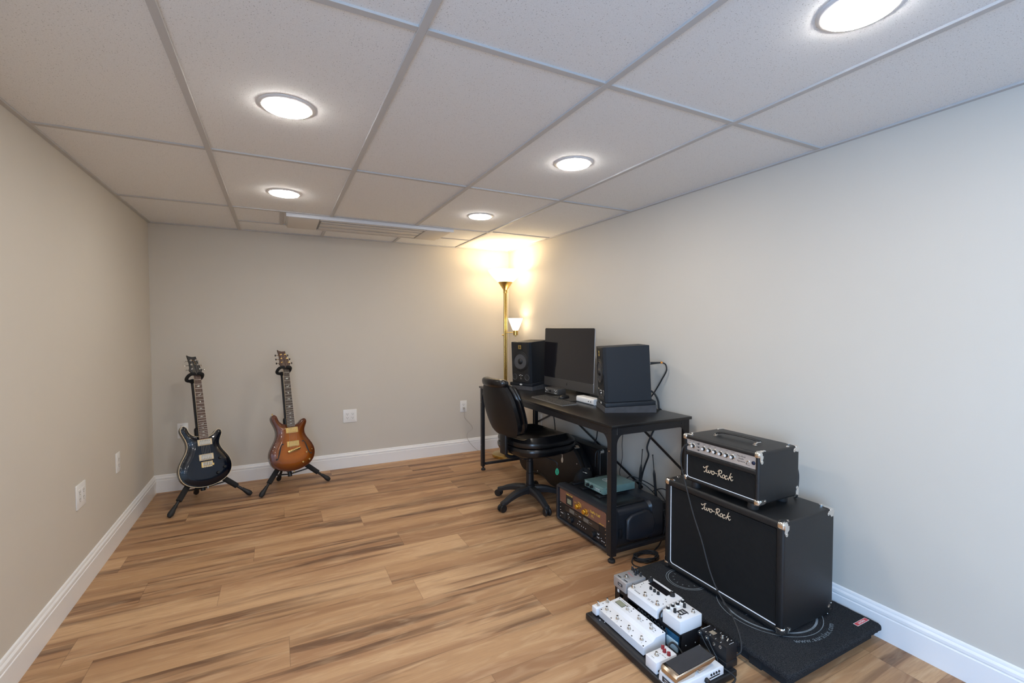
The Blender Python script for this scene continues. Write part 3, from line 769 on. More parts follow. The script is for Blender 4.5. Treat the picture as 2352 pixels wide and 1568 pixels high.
# ------------------------------------------------------------------ speakers on foam pads
def speaker(name_lbl, pad_lbl, o, r, tilt, cable=False):
    """o = front corner nearest the camera at desk level; r = unit vector along the front; side runs along f"""
    r = Vector((*r, 0)).normalized(); f = Vector((r.y, -r.x, 0)) ; f = f if f.x > 0 else -f
    # local frame: x = across the front, y = depth, z = up
    X = basis(r, f, (0, 0, 1), o)
    p = thing('isolation_pad', pad_lbl, 'foam pad', (0, 0, 0), 0, 'foam pads under the speakers'); p.matrix_world = X
    FW, FD = 0.243, 0.312
    def wedge(m):
        vv = [(0, 0, 0), (FW, 0, 0), (FW, FD, 0), (0, FD, 0), (0, 0, 0.030), (FW, 0, 0.030), (FW, FD, 0.046), (0, FD, 0.046)]
        m.add(vv, [(0, 3, 2, 1), (4, 5, 6, 7), (0, 1, 5, 4), (1, 2, 6, 5), (2, 3, 7, 6), (3, 0, 4, 7)], 'gfoam')
        m.box2((0.002, 0.002, 0.0301), (FW - 0.002, 0.006, 0.0305), 'gfoam')
    part('wedge', p, wedge)
    T = X @ Matrix.Translation((0, 0, 0.0312)) @ Matrix.Rotation(atan2(0.016, FD), 4, 'X')
    part('top_board', p, lambda m: m.box2((0.004, 0.004, 0.0), (FW - 0.004, FD - 0.002, 0.024), 'black_box', 0.002, 2, X.inverted() @ T))
    part('maker_badge', p, lambda m: m.prism([(0.014 * cos(a), 0.0065 * sin(a)) for a in [2 * pi * k / 20 for k in range(20)]], 0, 0.001, 'mark', X.inverted() @ T @ basis((1, 0, 0), (0, 0, 1), (0, -1, 0), (FW / 2, 0.0038, 0.012))))
    s_ = thing('studio_monitor', name_lbl, 'speaker', (0, 0, 0), 0, 'studio speakers on the desk')
    S = T @ Matrix.Translation((0.020, 0.006, 0.0245)); s_.matrix_world = S
    SWd, SD, SH = 0.203, 0.284, 0.337
    def cab(m):
        # front edges chamfered, chamfer wider towards the top like the photographed box
        c = 0.016
        poly = [(0.0, c * 1.3), (c * 0.6, 0.003), (SWd - c * 0.6, 0.003), (SWd, c * 1.3), (SWd, SD), (0, SD)]
        m.prism(poly, 0, SH, 'black_box', None, 0.003, 2)
    part('cabinet', s_, cab, angle=20)
    F = lambda x, z, y=0.003: basis((1, 0, 0), (0, 0, 1), (0, -1, 0), (x, y, z))
    part('baffle', s_, lambda m: m.prism([(0.022, 0.004), (SWd - 0.022, 0.004), (SWd - 0.022, 0.240), (SWd - 0.034, SH - 0.004), (0.034, SH - 0.004), (0.022, 0.240)], 0.0, 0.0025, 'baffle', F(0, 0), 0.0008, 1))
    cx = SWd / 2
    w_ = part('woofer', s_, lambda m: (m.lathe([(0.083, 0.0), (0.083, 0.004), (0.078, 0.0065), (0.072, 0.006), (0.070, 0.004)], 'black_plastic', F(cx, 0.178), 48),
        [m.lathe([(0.003, 0.004), (0.003, 0.0078)], 'slot', F(cx + 0.076 * cos(k * pi / 3 + 0.5), 0.178 + 0.076 * sin(k * pi / 3 + 0.5)), 10) for k in range(6)]))
    part('surround', w_, lambda m: m.lathe([(0.0715, 0.0045), (0.068, 0.0085), (0.064, 0.0085), (0.0605, 0.0045)], 'rubber', F(cx, 0.178), 48))
    part('cone', w_, lambda m: m.lathe([(0.061, 0.0046), (0.045, -0.001 + 0.0045), (0.026, 0.0032)], 'cone', F(cx, 0.178), 48))
    part('dust_cap', w_, lambda m: m.sph((0, 0, 0), 0.024, 'baffle', (1, 1, 0.6), F(cx, 0.178) @ Matrix.Translation((0, 0, 0.0032))))
    part('tweeter', s_, lambda m: (m.prism(rrect(0.064, 0.066, 0.004), 0.0025, 0.004, 'black_plastic', F(cx, 0.296), 0.0008, 1),
        [m.box2((-0.012 + 0.008 * k, -0.016, 0.004), (-0.008 + 0.008 * k, 0.016, 0.0045), 'gold_mark', 0, 1, F(cx, 0.296)) for k in range(4)],
        m.box2((-0.006, -0.005, 0.0045), (0.006, 0.005, 0.005), 'slot', 0, 1, F(cx, 0.296))))
    for x in (0.038, SWd - 0.038):
        part('bass_port', s_, lambda m: (m.lathe([(0.026, 0.0025), (0.0245, 0.0050), (0.0215, 0.0035), (0.0195, 0.0026)], 'port_lip', F(x, 0.047), 32, cap=False), m.lathe([(0.0200, 0.0028), (0.001, 0.0028)], 'slot', F(x, 0.047), 32, cap=False)))
    part('control', s_, lambda m: ([m.lathe([(0.0035, 0.0025), (0.003, 0.004)], 'mark', F(cx + x, z), 12) for x, z in ((-0.014, 0.062), (0, 0.066), (0.014, 0.062))],
        m.lathe([(0.0055, 0.0025), (0.005, 0.005)], 'chrome', F(cx, 0.048), 16), m.box2((-0.008, -0.001, 0.0025), (0.008, 0.001, 0.003), 'mark', 0, 1, F(cx, 0.034))))
    return s_, S, SWd, SD, SH
DT = DZ + 0.0005
RS = speaker('black monitor speaker at the near end of the desk, showing its long blank side', 'charcoal foam wedge under the near speaker at the bare desk end',
             (2.597, -2.120, DT), (0.43, 0.903), 1)
# far speaker: the corner nearest the camera is the right one of its front, so mirror the frame
def far_origin():
    r = Vector((-0.40, 0.917, 0)).normalized(); return Vector((2.683, -1.088, DT)) , r
fo, fr = far_origin()
LS = speaker('black monitor speaker at the far end of the desk, woofer facing the chair', 'charcoal foam wedge under the far speaker beside the computer',
             tuple(fo), (fr.x, fr.y), 1)

# ------------------------------------------------------------------ all-in-one computer
t = thing('desktop_computer', 'large dark all-in-one computer with black screen between the two speakers', 'computer', (2.80, -1.408, DT), radians(0.8))
tl = Matrix.Rotation(radians(1.5), 4, 'Y')
def scr(z0): return Matrix.Translation((0, 0, z0)) @ tl
Z0 = 0.046; SWid, SHt = 0.650, 0.462
IX = Matrix.Translation((0, 0, Z0)) @ basis((0, -1, 0), (0, 0, 1), (-1, 0, 0)) @ Matrix.Rotation(radians(-1.5), 4, 'X')
def body(m):
    m.prism(rrect(SWid, SHt, 0.013, 5, 0, SHt / 2), -0.006, 0.0, 'alu', IX, 0.001, 1)
    # bulging back
    vv, ff = [], []; rg = [(1.0, -0.006), (0.96, -0.010), (0.80, -0.018), (0.5, -0.030), (0.2, -0.037)]
    ol = rrect(SWid, SHt, 0.013, 5, 0, 0)
    for (sc, z) in rg: vv += [(x * sc, SHt / 2 + y * sc, z) for x, y in ol]
    n = len(ol)
    for i in range(len(rg) - 1):
        for k in range(n): ff.append((i * n + k, i * n + (k + 1) % n, (i + 1) * n + (k + 1) % n, (i + 1) * n + k))
    ff.append(tuple(range((len(rg) - 1) * n, len(rg) * n))); m.add(vv, ff, 'space_grey', IX)
part('housing', t, body)
part('screen', t, lambda m: m.prism([(x, y) for x, y in rrect(SWid - 0.002, SHt - 0.070, 0.011, 5, 0, 0.070 + (SHt - 0.070) / 2)], 0.0003, 0.0018, 'screen', IX, 0.0006, 1), label='switched-off black glass')
def chin(m):
    m.prism(rrect(SWid - 0.002, 0.0705, 0.011, 5, 0, 0.0355), 0.0002, 0.0015, 'space_grey', IX, 0.0006, 1)
    # fruit-shaped maker mark with a bite and a leaf
    pts = []
    for k in range(40):
        a = 2 * pi * k / 40; r_ = 0.0088 * (1 - 0.10 * abs(cos(a)) ** 6 - (0.16 if abs(a - pi / 2) < 0.3 else 0) - (0.10 if abs(a - 3 * pi / 2) < 0.25 else 0))
        if abs(((a + pi) % (2 * pi)) - pi - 0.15) < 0.42: r_ *= 0.62
        pts.append((r_ * cos(a), 0.036 + r_ * 1.1 * sin(a)))
    m.prism(pts, 0.0015, 0.0019, 'slot', IX)
    m.prism([(0.0005, 0.0465), (0.0042, 0.0515), (0.0040, 0.0475)], 0.0015, 0.0019, 'slot', IX)
part('chin', t, chin)
def stand(m):
    m.box2((0.0, -0.095, 0.0), (0.155, 0.095, 0.004), 'space_grey', 0.0015)
    m.tube([(0.150, 0, 0.006), (0.155, 0, 0.03), (0.13, 0, 0.10), (0.075, 0, 0.20), (0.045, 0, 0.25)], 0.008, 'space_grey', 8, 6)
    vv = []
    P = spline([Vector(p) for p in ((0.150, 0, 0.004), (0.150, 0, 0.03), (0.12, 0, 0.10), (0.075, 0, 0.19), (0.044, 0, 0.235))], 5)
    for p in P: vv += [(p.x - 0.003, -0.085, p.z), (p.x - 0.003, 0.085, p.z), (p.x + 0.003, 0.085, p.z), (p.x + 0.003, -0.085, p.z)]
    ff = []
    for i in range(len(P) - 1):
        for k in range(4): a = i * 4 + k; b = i * 4 + (k + 1) % 4; ff.append((a, b, b + 4, a + 4))
    m.add(vv, ff, 'space_grey')
part('stand', t, stand)
part('camera_dot', t, lambda m: m.lathe([(0.002, 0.0018), (0.002, 0.0021)], 'dark_print', IX @ Matrix.Translation((0, SHt - 0.010, 0)), 12))

# keyboard, mouse, mouse pad
t = thing('keyboard', 'slim dark full-size keyboard on the desk in front of the computer', 'keyboard', (2.496, -1.805, DT), radians(-1.5))
part('base', t, lambda m: m.add([(0, 0, 0), (0.118, 0, 0), (0.118, 0.425, 0), (0, 0.425, 0), (0.001, 0.001, 0.004), (0.117, 0.001, 0.010), (0.117, 0.424, 0.010), (0.001, 0.424, 0.004)],
     [(0, 3, 2, 1), (4, 5, 6, 7), (0, 1, 5, 4), (1, 2, 6, 5), (2, 3, 7, 6), (3, 0, 4, 7)], 'keyb'))
def keys(m):
    for r_ in range(6):
        x = 0.006 + r_ * 0.0187; hx = 0.0155 if r_ < 5 else 0.010
        y = 0.005
        while y < 0.412:
            if abs(y - 0.105) < 0.004 or abs(y - 0.172) < 0.004: y += 0.008
            wy = 0.0157 if not (r_ == 0 and 0.22 < y < 0.28) else 0.095
            zz = 0.0045 + 0.0515 * (x + hx / 2) * 1.0
            m.box((x + hx / 2, y + wy / 2, zz + 0.0015), (hx, wy, 0.003), 'key', 0.0008, 1)
            y += wy + 0.003
part('key_block', t, keys)
m = MB(); m.prism(rrect(0.20, 0.25, 0.008, 4), 0, 0.002, 'key', None, 0.0005, 1)
tag(m.build('mouse_pad', loc=(2.762, -1.54, DT)), 'thin dark mouse pad under the mouse', 'mouse pad')
t = thing('computer_mouse', 'black computer mouse on the pad beside the keyboard', 'mouse', (2.690, -1.535, DT + 0.0022), radians(-65))
def mouse(m):
    vv, ff = [], []; rg = [(1.0, 0.0), (1.03, 0.008), (1.0, 0.017), (0.88, 0.026), (0.62, 0.032), (0.3, 0.035), (0.02, 0.0355)]; sg = 28
    for sc, z in rg:
        for k in range(sg):
            a = 2 * pi * k / sg; vv.append((0.030 * sc * cos(a), 0.053 * sc * sin(a), 0.68 * z * (1 - 0.15 * (sin(a) > 0) * sin(a))))
    for i in range(len(rg) - 1):
        for k in range(sg): a = i * sg + k; b = i * sg + (k + 1) % sg; ff.append((a, b, b + sg, a + sg))
    ff.append(tuple(range(sg))); ff.append(tuple(range((len(rg) - 1) * sg, len(rg) * sg))); m.add(vv, ff, 'black_plastic')
part('shell', t, mouse, angle=60)
part('scroll_wheel', t, lambda m: m.cyl((-0.003, 0.026, 0.0195), (0.003, 0.026, 0.0195), 0.0045, 'rubber', seg=14))

# audio interface
t = thing('audio_interface', 'small dark grey metal recording interface box under the computer screen', 'audio interface', (2.722, -1.402, DT), radians(1))
part('body', t, lambda m: (m.box2((0.004, 0, 0.003), (0.075, 0.177, 0.046), 'space_grey', 0.002), [m.cyl((x, y, 0), (x, y, 0.0035), 0.005, 'rubber') for x in (0.015, 0.065) for y in (0.015, 0.16)]))
part('faceplate', t, lambda m: m.box2((-0.001, -0.001, 0.003), (0.004, 0.178, 0.047), 'gunmetal', 0.001))
part('volume_knob', t, lambda m: m.cyl((-0.0012, 0.098, 0.026), (-0.014, 0.098, 0.026), 0.0075, 'black_plastic', bev=0.001))
for y, z in ((0.015, 0.035), (0.028, 0.028), (0.015, 0.015), (0.04, 0.035), (0.04, 0.015), (0.028, 0.012), (0.165, 0.038), (0.165, 0.012)): part('front_button', t, lambda m: m.cyl((-0.0012, y, z), (-0.0035, y, z), 0.0028, 'mark', seg=10))
part('lettering', t, lambda m: m.scrib(0.030, 0.006, 'mark', face_x((-0.0012, 0.152, 0.027)), 1))

# white hub box / docking bracket
t = thing('monitor_riser_hub', 'white plastic box with two front ports beside the near speaker', 'hub', (2.693, -1.880, DT), radians(-1))
def hub(m):
    pr = rrect(0.070, 0.040, 0.010, 4, 0.035, 0.020)
    m.prism(pr, 0, 0.20, 'white_plastic', basis((1, 0, 0), (0, 0, 1), (0, 1, 0)) @ Matrix.Scale(1, 4), 0.001, 1)
part('body', t, hub)
for y in (0.030, 0.055):
    part('port', t, lambda m: m.cyl((-0.0003, y, 0.020), (-0.002, y, 0.020), 0.004, 'slot', seg=14))
t = thing('power_brick', 'white plug block lying behind the white hub near the screen edge', 'power adapter', (2.80, -1.83, DT), radians(20))
part('body', t, lambda m: m.box2((0, 0, 0), (0.05, 0.06, 0.028), 'white_plastic', 0.006))
part('prong_socket', t, lambda m: m.box2((0.052, 0.02, 0.006), (0.062, 0.04, 0.020), 'black_plastic', 0.002))

# speaker plug and cables
t = thing('signal_plug', 'silver and black audio plug with orange band sticking out behind the near speaker', 'plug')
part('plug', t, lambda m: m.cyl((2.868, -2.150, 1.030), (2.905, -2.172, 1.0315), 0.0058, 'chrome'))
part('boot', t, lambda m: m.cyl((2.905, -2.172, 1.0315), (2.962, -2.203, 1.036), 0.0085, 'rubber', 0.0045))
part('band', t, lambda m: m.cyl((2.960, -2.202, 1.036), (2.970, -2.208, 1.036), 0.0062, 'orange'))
def cable(name, pts, r, label, mat_='rubber', k=8, cat='cable', group=None):
    m = MB(); m.tube(pts, r, mat_, 8, k); return tag(m.build(name, angle=80), label, cat, group)
cable('speaker_cable', [(2.970, -2.208, 1.036), (2.988, -2.218, 1.022), (2.990, -2.222, 0.985), (2.986, -2.19, 0.93), (2.984, -2.15, 0.87), (2.975, -2.118, 0.82), (2.97, -2.08, 0.78), (2.985, -2.05, 0.746)], 0.0042, 'black cable dropping from the orange-banded plug behind the near speaker')
cable('power_cable', [(2.885, -2.065, 0.862), (2.92, -2.10, 0.868), (2.955, -2.145, 0.845), (2.972, -2.17, 0.80), (2.975, -2.178, 0.748), (2.990, -2.180, 0.735), (2.996, -2.18, 0.69), (2.97, -2.15, 0.62), (2.935, -2.120, 0.50), (2.93, -2.137, 0.446), (2.93, -2.110, 0.381), (2.93, -2.085, 0.314), (2.93, -2.070, 0.239), (2.945, -2.06, 0.12), (2.95, -2.05, 0.01)], 0.0055, 'thick black cable curving behind the near speaker and down the wall to the rack')
cable('monitor_cable', [(2.86, -1.74, 0.87), (2.88, -1.80, 0.83), (2.90, -1.86, 0.80), (2.93, -1.9, 0.755), (2.985, -1.86, 0.742), (2.99, -1.855, 0.68), (2.965, -1.86, 0.55), (2.95, -1.863, 0.451), (2.95, -1.868, 0.371), (2.95, -1.852, 0.297), (2.95, -1.839, 0.247), (2.95, -1.864, 0.196)], 0.0022, 'thin black cable running down the wall to the teal box')
cable('monitor_cable', [(2.86, -1.735, 0.82), (2.90, -1.82, 0.78), (2.93, -1.87, 0.752), (2.95, -1.89, 0.748)], 0.003, 'black cable hanging in the gap between computer and near speaker')
cable('hanging_cable', [(2.955, -0.95, 0.69), (2.955, -0.955, 0.60), (2.955, -0.975, 0.50), (2.955, -1.00, 0.40), (2.955, -1.00, 0.25), (2.955, -0.98, 0.01)], 0.004, 'black cable hanging below the desk just beyond the chair back')
cable('hanging_cable', [(2.955, -1.60, 0.69), (2.955, -1.60, 0.60), (2.955, -1.585, 0.50), (2.955, -1.57, 0.42), (2.94, -1.56, 0.391)], 0.004, 'black cable hanging below the desk above the guitar case latches')
# ------------------------------------------------------------------ electric guitars
OUT = [(-0.104, 0.436), (-0.093, 0.424), (-0.086, 0.404), (-0.077, 0.384), (-0.060, 0.367), (-0.040, 0.358), (-0.015, 0.352), (0.015, 0.347), (0.036, 0.347), (0.056, 0.355), (0.073, 0.368), (0.086, 0.382),
       (0.100, 0.390), (0.113, 0.388), (0.122, 0.377), (0.1225, 0.358), (0.112, 0.332), (0.1035, 0.306), (0.1035, 0.278), (0.114, 0.250), (0.134, 0.218), (0.153, 0.186), (0.165, 0.152), (0.167, 0.118), (0.159, 0.084),
       (0.141, 0.056), (0.116, 0.034), (0.086, 0.018), (0.048, 0.006), (0.006, 0.0005), (-0.036, 0.002), (-0.078, 0.011), (-0.114, 0.027), (-0.140, 0.050), (-0.157, 0.080), (-0.165, 0.115), (-0.162, 0.152), (-0.149, 0.187),
       (-0.130, 0.220), (-0.113, 0.252), (-0.103, 0.285), (-0.103, 0.315), (-0.110, 0.343), (-0.121, 0.371), (-0.131, 0.398), (-0.132, 0.418), (-0.124, 0.433), (-0.114, 0.440)]
def gframe(x, y, z, th, ph, ro):
    r = Vector((cos(ph), sin(ph), 0)); n0 = Vector((sin(ph), -cos(ph), 0)); Z = Vector((0, 0, 1))
    u = cos(th) * Z - sin(th) * n0; n = cos(th) * n0 + sin(th) * Z
    r2 = cos(ro) * r + sin(ro) * u; u2 = -sin(ro) * r + cos(ro) * u
    return basis(r2, u2, n, (x, y, z)), r, n0
def fret_u(k, nut=0.800, sc=0.635): return nut - sc * (1 - 2 ** (-k / 12))
BIRDS = [
 [(-0.9, 0.1), (-0.3, 0.2), (0.0, 0.9), (0.15, 0.2), (0.9, 0.6), (0.3, -0.25), (-0.2, -0.35)],
 [(-0.9, -0.3), (0.1, -0.15), (0.9, 0.8), (0.45, -0.35), (0.0, -0.6), (-0.5, -0.55)],
 [(-0.8, 0.5), (-0.1, 0.1), (0.2, 0.6), (0.35, -0.1), (0.2, -0.8), (-0.1, -0.25)],
 [(-0.9, 0.2), (-0.2, -0.05), (0.1, 0.5), (0.3, 0.0), (0.9, -0.3), (0.2, -0.5), (-0.3, -0.4)]]
def make_guitar(label, V, spec):
    X, R_, N0 = gframe(*V)
    t = thing('electric_guitar', label, 'electric guitar', (0, 0, 0), 0, 'electric guitars on stands'); t.matrix_world = X
    ol = [(p.x, p.y) for p in spline([Vector((a, b, 0)) for a, b in OUT], 3, True)]
    n = len(ol)
    def dist(x, y):
        best = 9
        for i in range(n):
            x0, y0 = ol[i]; x1, y1 = ol[(i + 1) % n]; dx, dy = x1 - x0, y1 - y0
            q = max(0, min(1, ((x - x0) * dx + (y - y0) * dy) / (dx * dx + dy * dy + 1e-12)))
            best = min(best, hypot(x - x0 - q * dx, y - y0 - q * dy))
        return best
    def inside(x, y):
        c = False; j = n - 1
        for i in range(n):
            if (ol[i][1] > y) != (ol[j][1] > y) and x < (ol[j][0] - ol[i][0]) * (y - ol[i][1]) / (ol[j][1] - ol[i][1]) + ol[i][0]: c = not c
            j = i
        return c
    # inner points for the carved top
    pts = [Vector(p) for p in ol]; inner = []
    st = 0.0075; y = 0.004
    while y < 0.44:
        x = -0.166
        while x < 0.168:
            if inside(x, y) and dist(x, y) > 0.0045: inner.append(Vector((x, y)))
            x += st
        y += st
    tri = delaunay_2d_cdt(pts + inner, [], [list(range(n))], 1, 1e-6)
    tv, tf = tri[0], tri[2]
    TH = spec['th']
    def carve(d):
        # slight dish near the rim, then rising to the middle
        q = min(1.0, d / 0.052); return 0.0125 * (q * q * (3 - 2 * q)) - 0.0016 * sin(min(1, d / 0.016) * pi)
    me_v, cols = [], []
    for v in tv:
        d = dist(v.x, v.y); me_v.append((v.x, v.y, carve(d))); cols.append(max(0.0, min(1.0, (d - 0.004) / spec['fade'])) ** 1.1)
    bm = bmesh.new(); vs_ = [bm.verts.new(v) for v in me_v]
    for f in tf:
        try: bm.faces.new([vs_[i] for i in f]).smooth = True
        except ValueError: pass
    # sides and back
    def inward(i, k):
        a = Vector(ol[i - 1]); b = Vector(ol[(i + 1) % n]); tt = (b - a).normalized(); nn = Vector((tt.y, -tt.x))
        p = Vector(ol[i]); q = p + nn * 0.001
        if not inside(q.x, q.y): nn = -nn
        return p + nn * k
    rings = []
    bd = {}
    for i in range(n):
        best = min(range(len(tv)), key=lambda j: (tv[j].x - ol[i][0]) ** 2 + (tv[j].y - ol[i][1]) ** 2); bd[i] = vs_[best]
    prev = [bd[i] for i in range(n)]
    for (ins, z) in ((0.0, -0.010), (0.0, -TH + 0.005), (0.0015, -TH + 0.0015), (0.005, -TH)):
        cur = [bm.verts.new((*(inward(i, ins) if ins else Vector(ol[i])), z)) for i in range(n)]
        for i in range(n):
            try: f = bm.faces.new((prev[i], prev[(i + 1) % n], cur[(i + 1) % n], cur[i])); f.smooth = True
            except ValueError: pass
        prev = cur
    nv0 = len(cols); 
    f = bm.faces.new(prev); 
    bmesh.ops.recalc_face_normals(bm, faces=bm.faces[:])
    me = bpy.data.meshes.new('body'); bm.to_mesh(me); bm.free(); me.materials.append(M[spec['lacquer']])
    at = me.attributes.new('burst', 'FLOAT', 'POINT')
    for i in range(len(me.vertices)): at.data[i].value = cols[i] if i < nv0 else 0.0
    me.set_sharp_from_angle(angle=radians(40))
    o = bpy.data.objects.new('body', me); COL.objects.link(o); o.parent = t
    if spec['binding']:
        def bnd(m):
            P = [inward(i, -0.0004) for i in range(n)]
            vv = [(p.x, p.y, 0.0003) for p in P] + [(p.x, p.y, -0.0075) for p in P] + [(*inward(i, 0.0022), 0.0004) for i in range(n)]
            ff = []
            for i in range(n):
                j = (i + 1) % n; ff.append((i, j, n + j, n + i)); ff.append((i, 2 * n + i, 2 * n + j, j))
            m.add(vv, ff, 'ivory')
        b_ = MB(); bnd(b_); b_.build('binding', t, recalc=False)
    # neck
    def nw(u): return 0.0215 + (0.0285 - 0.0215) * (0.800 - u) / 0.47
    fz = 0.0165
    def neck(m):
        vv, ff = [], []; us = [0.30, 0.345, 0.36, 0.5, 0.65, 0.78, 0.80]
        for u in us:
            w_ = nw(u) - 0.0005
            for k in range(9):
                a = pi * k / 8; vv.append((-w_ * cos(a), u, fz - 0.0045 - sin(a) * (0.020 if u > 0.35 else 0.03)))
        for i in range(len(us) - 1):
            for k in range(8): a = i * 9 + k; ff.append((a, a + 1, a + 10, a + 9))
            ff.append((i * 9 + 8, i * 9, (i + 1) * 9, (i + 1) * 9 + 8))
        ff.append(tuple(range(9))); ff.append(tuple(range(len(vv) - 9, len(vv)))); m.add(vv, ff, 'neck_wood')
    part('neck', t, neck)
    def fb(m):
        u0, u1 = 0.338, 0.798
        vv = [(-nw(u0), u0, fz - 0.0045), (nw(u0), u0, fz - 0.0045), (nw(u1), u1, fz - 0.0045), (-nw(u1), u1, fz - 0.0045), (-nw(u0), u0, fz), (nw(u0), u0, fz), (nw(u1), u1, fz), (-nw(u1), u1, fz)]
        m.add(vv, [(0, 3, 2, 1), (4, 5, 6, 7), (0, 1, 5, 4), (1, 2, 6, 5), (2, 3, 7, 6), (3, 0, 4, 7)], spec['board'])
        for s_ in (-1, 1):
            vv = [(s_ * (nw(u0) + 0.0009), u0, fz - 0.0045), (s_ * (nw(u0) - 0.0004), u0, fz + 0.0001), (s_ * (nw(u1) - 0.0004), u1, fz + 0.0001), (s_ * (nw(u1) + 0.0009), u1, fz - 0.0045)]
            m.add(vv, [(0, 1, 2, 3)], 'ivory')
    fbo = part('fretboard', t, fb)
    def frets(m):
        for k in range(1, 23):
            u = fret_u(k)
            if u > 0.342: m.box((0, u, fz + 0.0006), (2 * nw(u) - 0.001, 0.0022, 0.0014), 'nickel')
    part('frets', fbo, frets)
    def inlays(m):
        for j, k in enumerate((3, 5, 7, 9, 12, 15, 17, 19, 21)):
            u = (fret_u(k) + fret_u(k - 1)) / 2; h_ = (fret_u(k - 1) - fret_u(k)) * 0.36; w_ = 0.0145 if k < 14 else 0.011
            m.prism([(a * w_, u + b * h_) for a, b in BIRDS[j % 4]], fz + 0.0001, fz + 0.0004, 'pearl')
    part('bird_inlay', fbo, inlays)
    # headstock: tilted back a little at the nut
    HX = Matrix.Translation((0, 0.800, fz - 0.004)) @ Matrix.Rotation(radians(-9), 4, 'X')
    hp = [(-0.0215, -0.002), (0.0215, -0.002), (0.0285, 0.012), (0.0375, 0.034), (0.040, 0.042), (0.0345, 0.050), (0.0270, 0.078), (0.0205, 0.104), (0.0145, 0.130), (0.0125, 0.147), (0.000, 0.1445), (-0.016, 0.1445), (-0.032, 0.149), (-0.045, 0.158),
          (-0.044, 0.148), (-0.0405, 0.125), (-0.0375, 0.095), (-0.038, 0.065), (-0.0425, 0.042), (-0.044, 0.036), (-0.034, 0.022), (-0.026, 0.010)]
    part('headstock', t, lambda m: m.prism(hp, -0.013, 0.0, spec['head'], HX, 0.001, 1))
    part('headstock_emblem', t, lambda m: m.tube([HX @ Vector(p) for p in ((-0.022, 0.112, 0.0006), (-0.010, 0.118, 0.0006), (-0.004, 0.104, 0.0006), (0.004, 0.100, 0.0006), (-0.006, 0.090, 0.0006), (0.004, 0.082, 0.0006))], 0.0008, 'gold' if spec['hw'] == 'chrome' else 'nickel', 5, 3))
    part('nut', t, lambda m: m.box((0, 0.8005, fz), (0.043, 0.004, 0.007), 'rubber', 0.0008, 1))
    pegs = []
    for i, u in enumerate((0.048, 0.082, 0.116)):
        for s_ in (-1, 1):
            px = -0.0255 if s_ < 0 else 0.026 - 0.010 * i
            ex = -0.055 if s_ < 0 else (0.052 - 0.011 * i)
            def tun(m):
                m.lathe([(0.0058, -0.0), (0.0058, 0.0022), (0.0040, 0.003), (0.0038, 0.0095), (0.0045, 0.010), (0.0045, 0.0125), (0.001, 0.0128)], spec['hw'], HX @ Matrix.Translation((px, u, 0)), 16)
                m.tube([HX @ Vector((px, u, -0.017)), HX @ Vector((ex, u, -0.017))], 0.0022, spec['hw'], 8)
                m.sph((0, 0, 0), 0.0085, spec['peg'], (0.55, 1.0, 1.0 if (i + (s_ > 0)) % 2 == 0 else 0.45), HX @ Matrix.Translation((ex + s_ * 0.004, u, -0.017)), 14, 10)
            part('tuner', t, tun); pegs.append((px, u))
    # pickups
    for (u, ) in ((0.308,), (0.203,)):
        zp = 0.0125
        pk = part('pickup', t, lambda m: m.prism(rrect(0.090, 0.043, 0.003, 3, 0.004, u), zp - 0.006, zp + 0.0035, spec['ring'], None, 0.001, 1))
        part('cover', pk, lambda m: m.prism(rrect(0.068, 0.033, 0.003, 3, 0.004, u), zp + 0.001, zp + 0.007, spec['cover'], None, 0.001, 1))
        sg = 0.0095 if u > 0.25 else -0.0095
        part('pole_screws', pk, lambda m: ([m.lathe([(0.0022, zp + 0.0068), (0.0018, zp + 0.0076)], spec['screw'], Matrix.Translation((0.004 - 0.0255 + 0.0102 * k, u + sg, 0)), 8) for k in range(6)],
             [m.lathe([(0.0016, zp + 0.0033), (0.0014, zp + 0.0042)], 'slot', Matrix.Translation((0.004 + sx_ * 0.0405, u + sy_ * 0.0165, 0)), 8) for sx_ in (-1, 1) for sy_ in (-1, 1)]))
    # strings
    def strings(m):
        for k in range(6):
            xn = -0.0175 + 0.007 * k; xb = 0.004 - 0.0262 + 0.0105 * k
            pk_ = sorted([p for p in pegs], key=lambda p: (p[0] > 0, p[1] if p[0] < 0 else -p[1]))[k]
            hh = HX @ Vector((pk_[0], pk_[1], 0.006))
            m.tube([(xb, 0.165, 0.0225), (xn, 0.8, fz + 0.0035), hh], 0.00062 - 0.00005 * k, 'nickel', 5)
    part('strings', t, strings)
    if spec['trem']:
        def br(m):
            m.prism([(-0.033, 0.133), (0.030, 0.133), (0.034, 0.139), (0.047, 0.137), (0.050, 0.152), (0.040, 0.157), (0.041, 0.172), (-0.032, 0.172)], 0.012, 0.0165, 'gold', None, 0.001, 1)
            for k in range(6):
                x = 0.004 - 0.0262 + 0.0105 * k
                m.box((x, 0.155, 0.0195), (0.0085, 0.024, 0.006), 'nickel', 0.001, 1)
                m.box((x, 0.136, 0.0185), (0.006, 0.010, 0.010), 'nickel', 0.001, 1)
                m.lathe([(0.0018, 0.0165), (0.0018, 0.020)], 'chrome', Matrix.Translation((x, 0.170, 0)), 8)
        part('bridge', t, br)
    else:
        def br(m):
            m.prism([(-0.041, 0.142), (-0.034, 0.136), (0.046, 0.152), (0.054, 0.160), (0.054, 0.172), (0.046, 0.170), (-0.034, 0.154), (-0.042, 0.152)], 0.0135, 0.026, 'gold', None, 0.002, 2)
            for k in range(6): m.box((-0.022 + 0.0112 * k, 0.1535 + 0.0022 * k, 0.0265), (0.008, 0.010, 0.003), 'gold', 0.0006, 1)
        part('bridge', t, br)
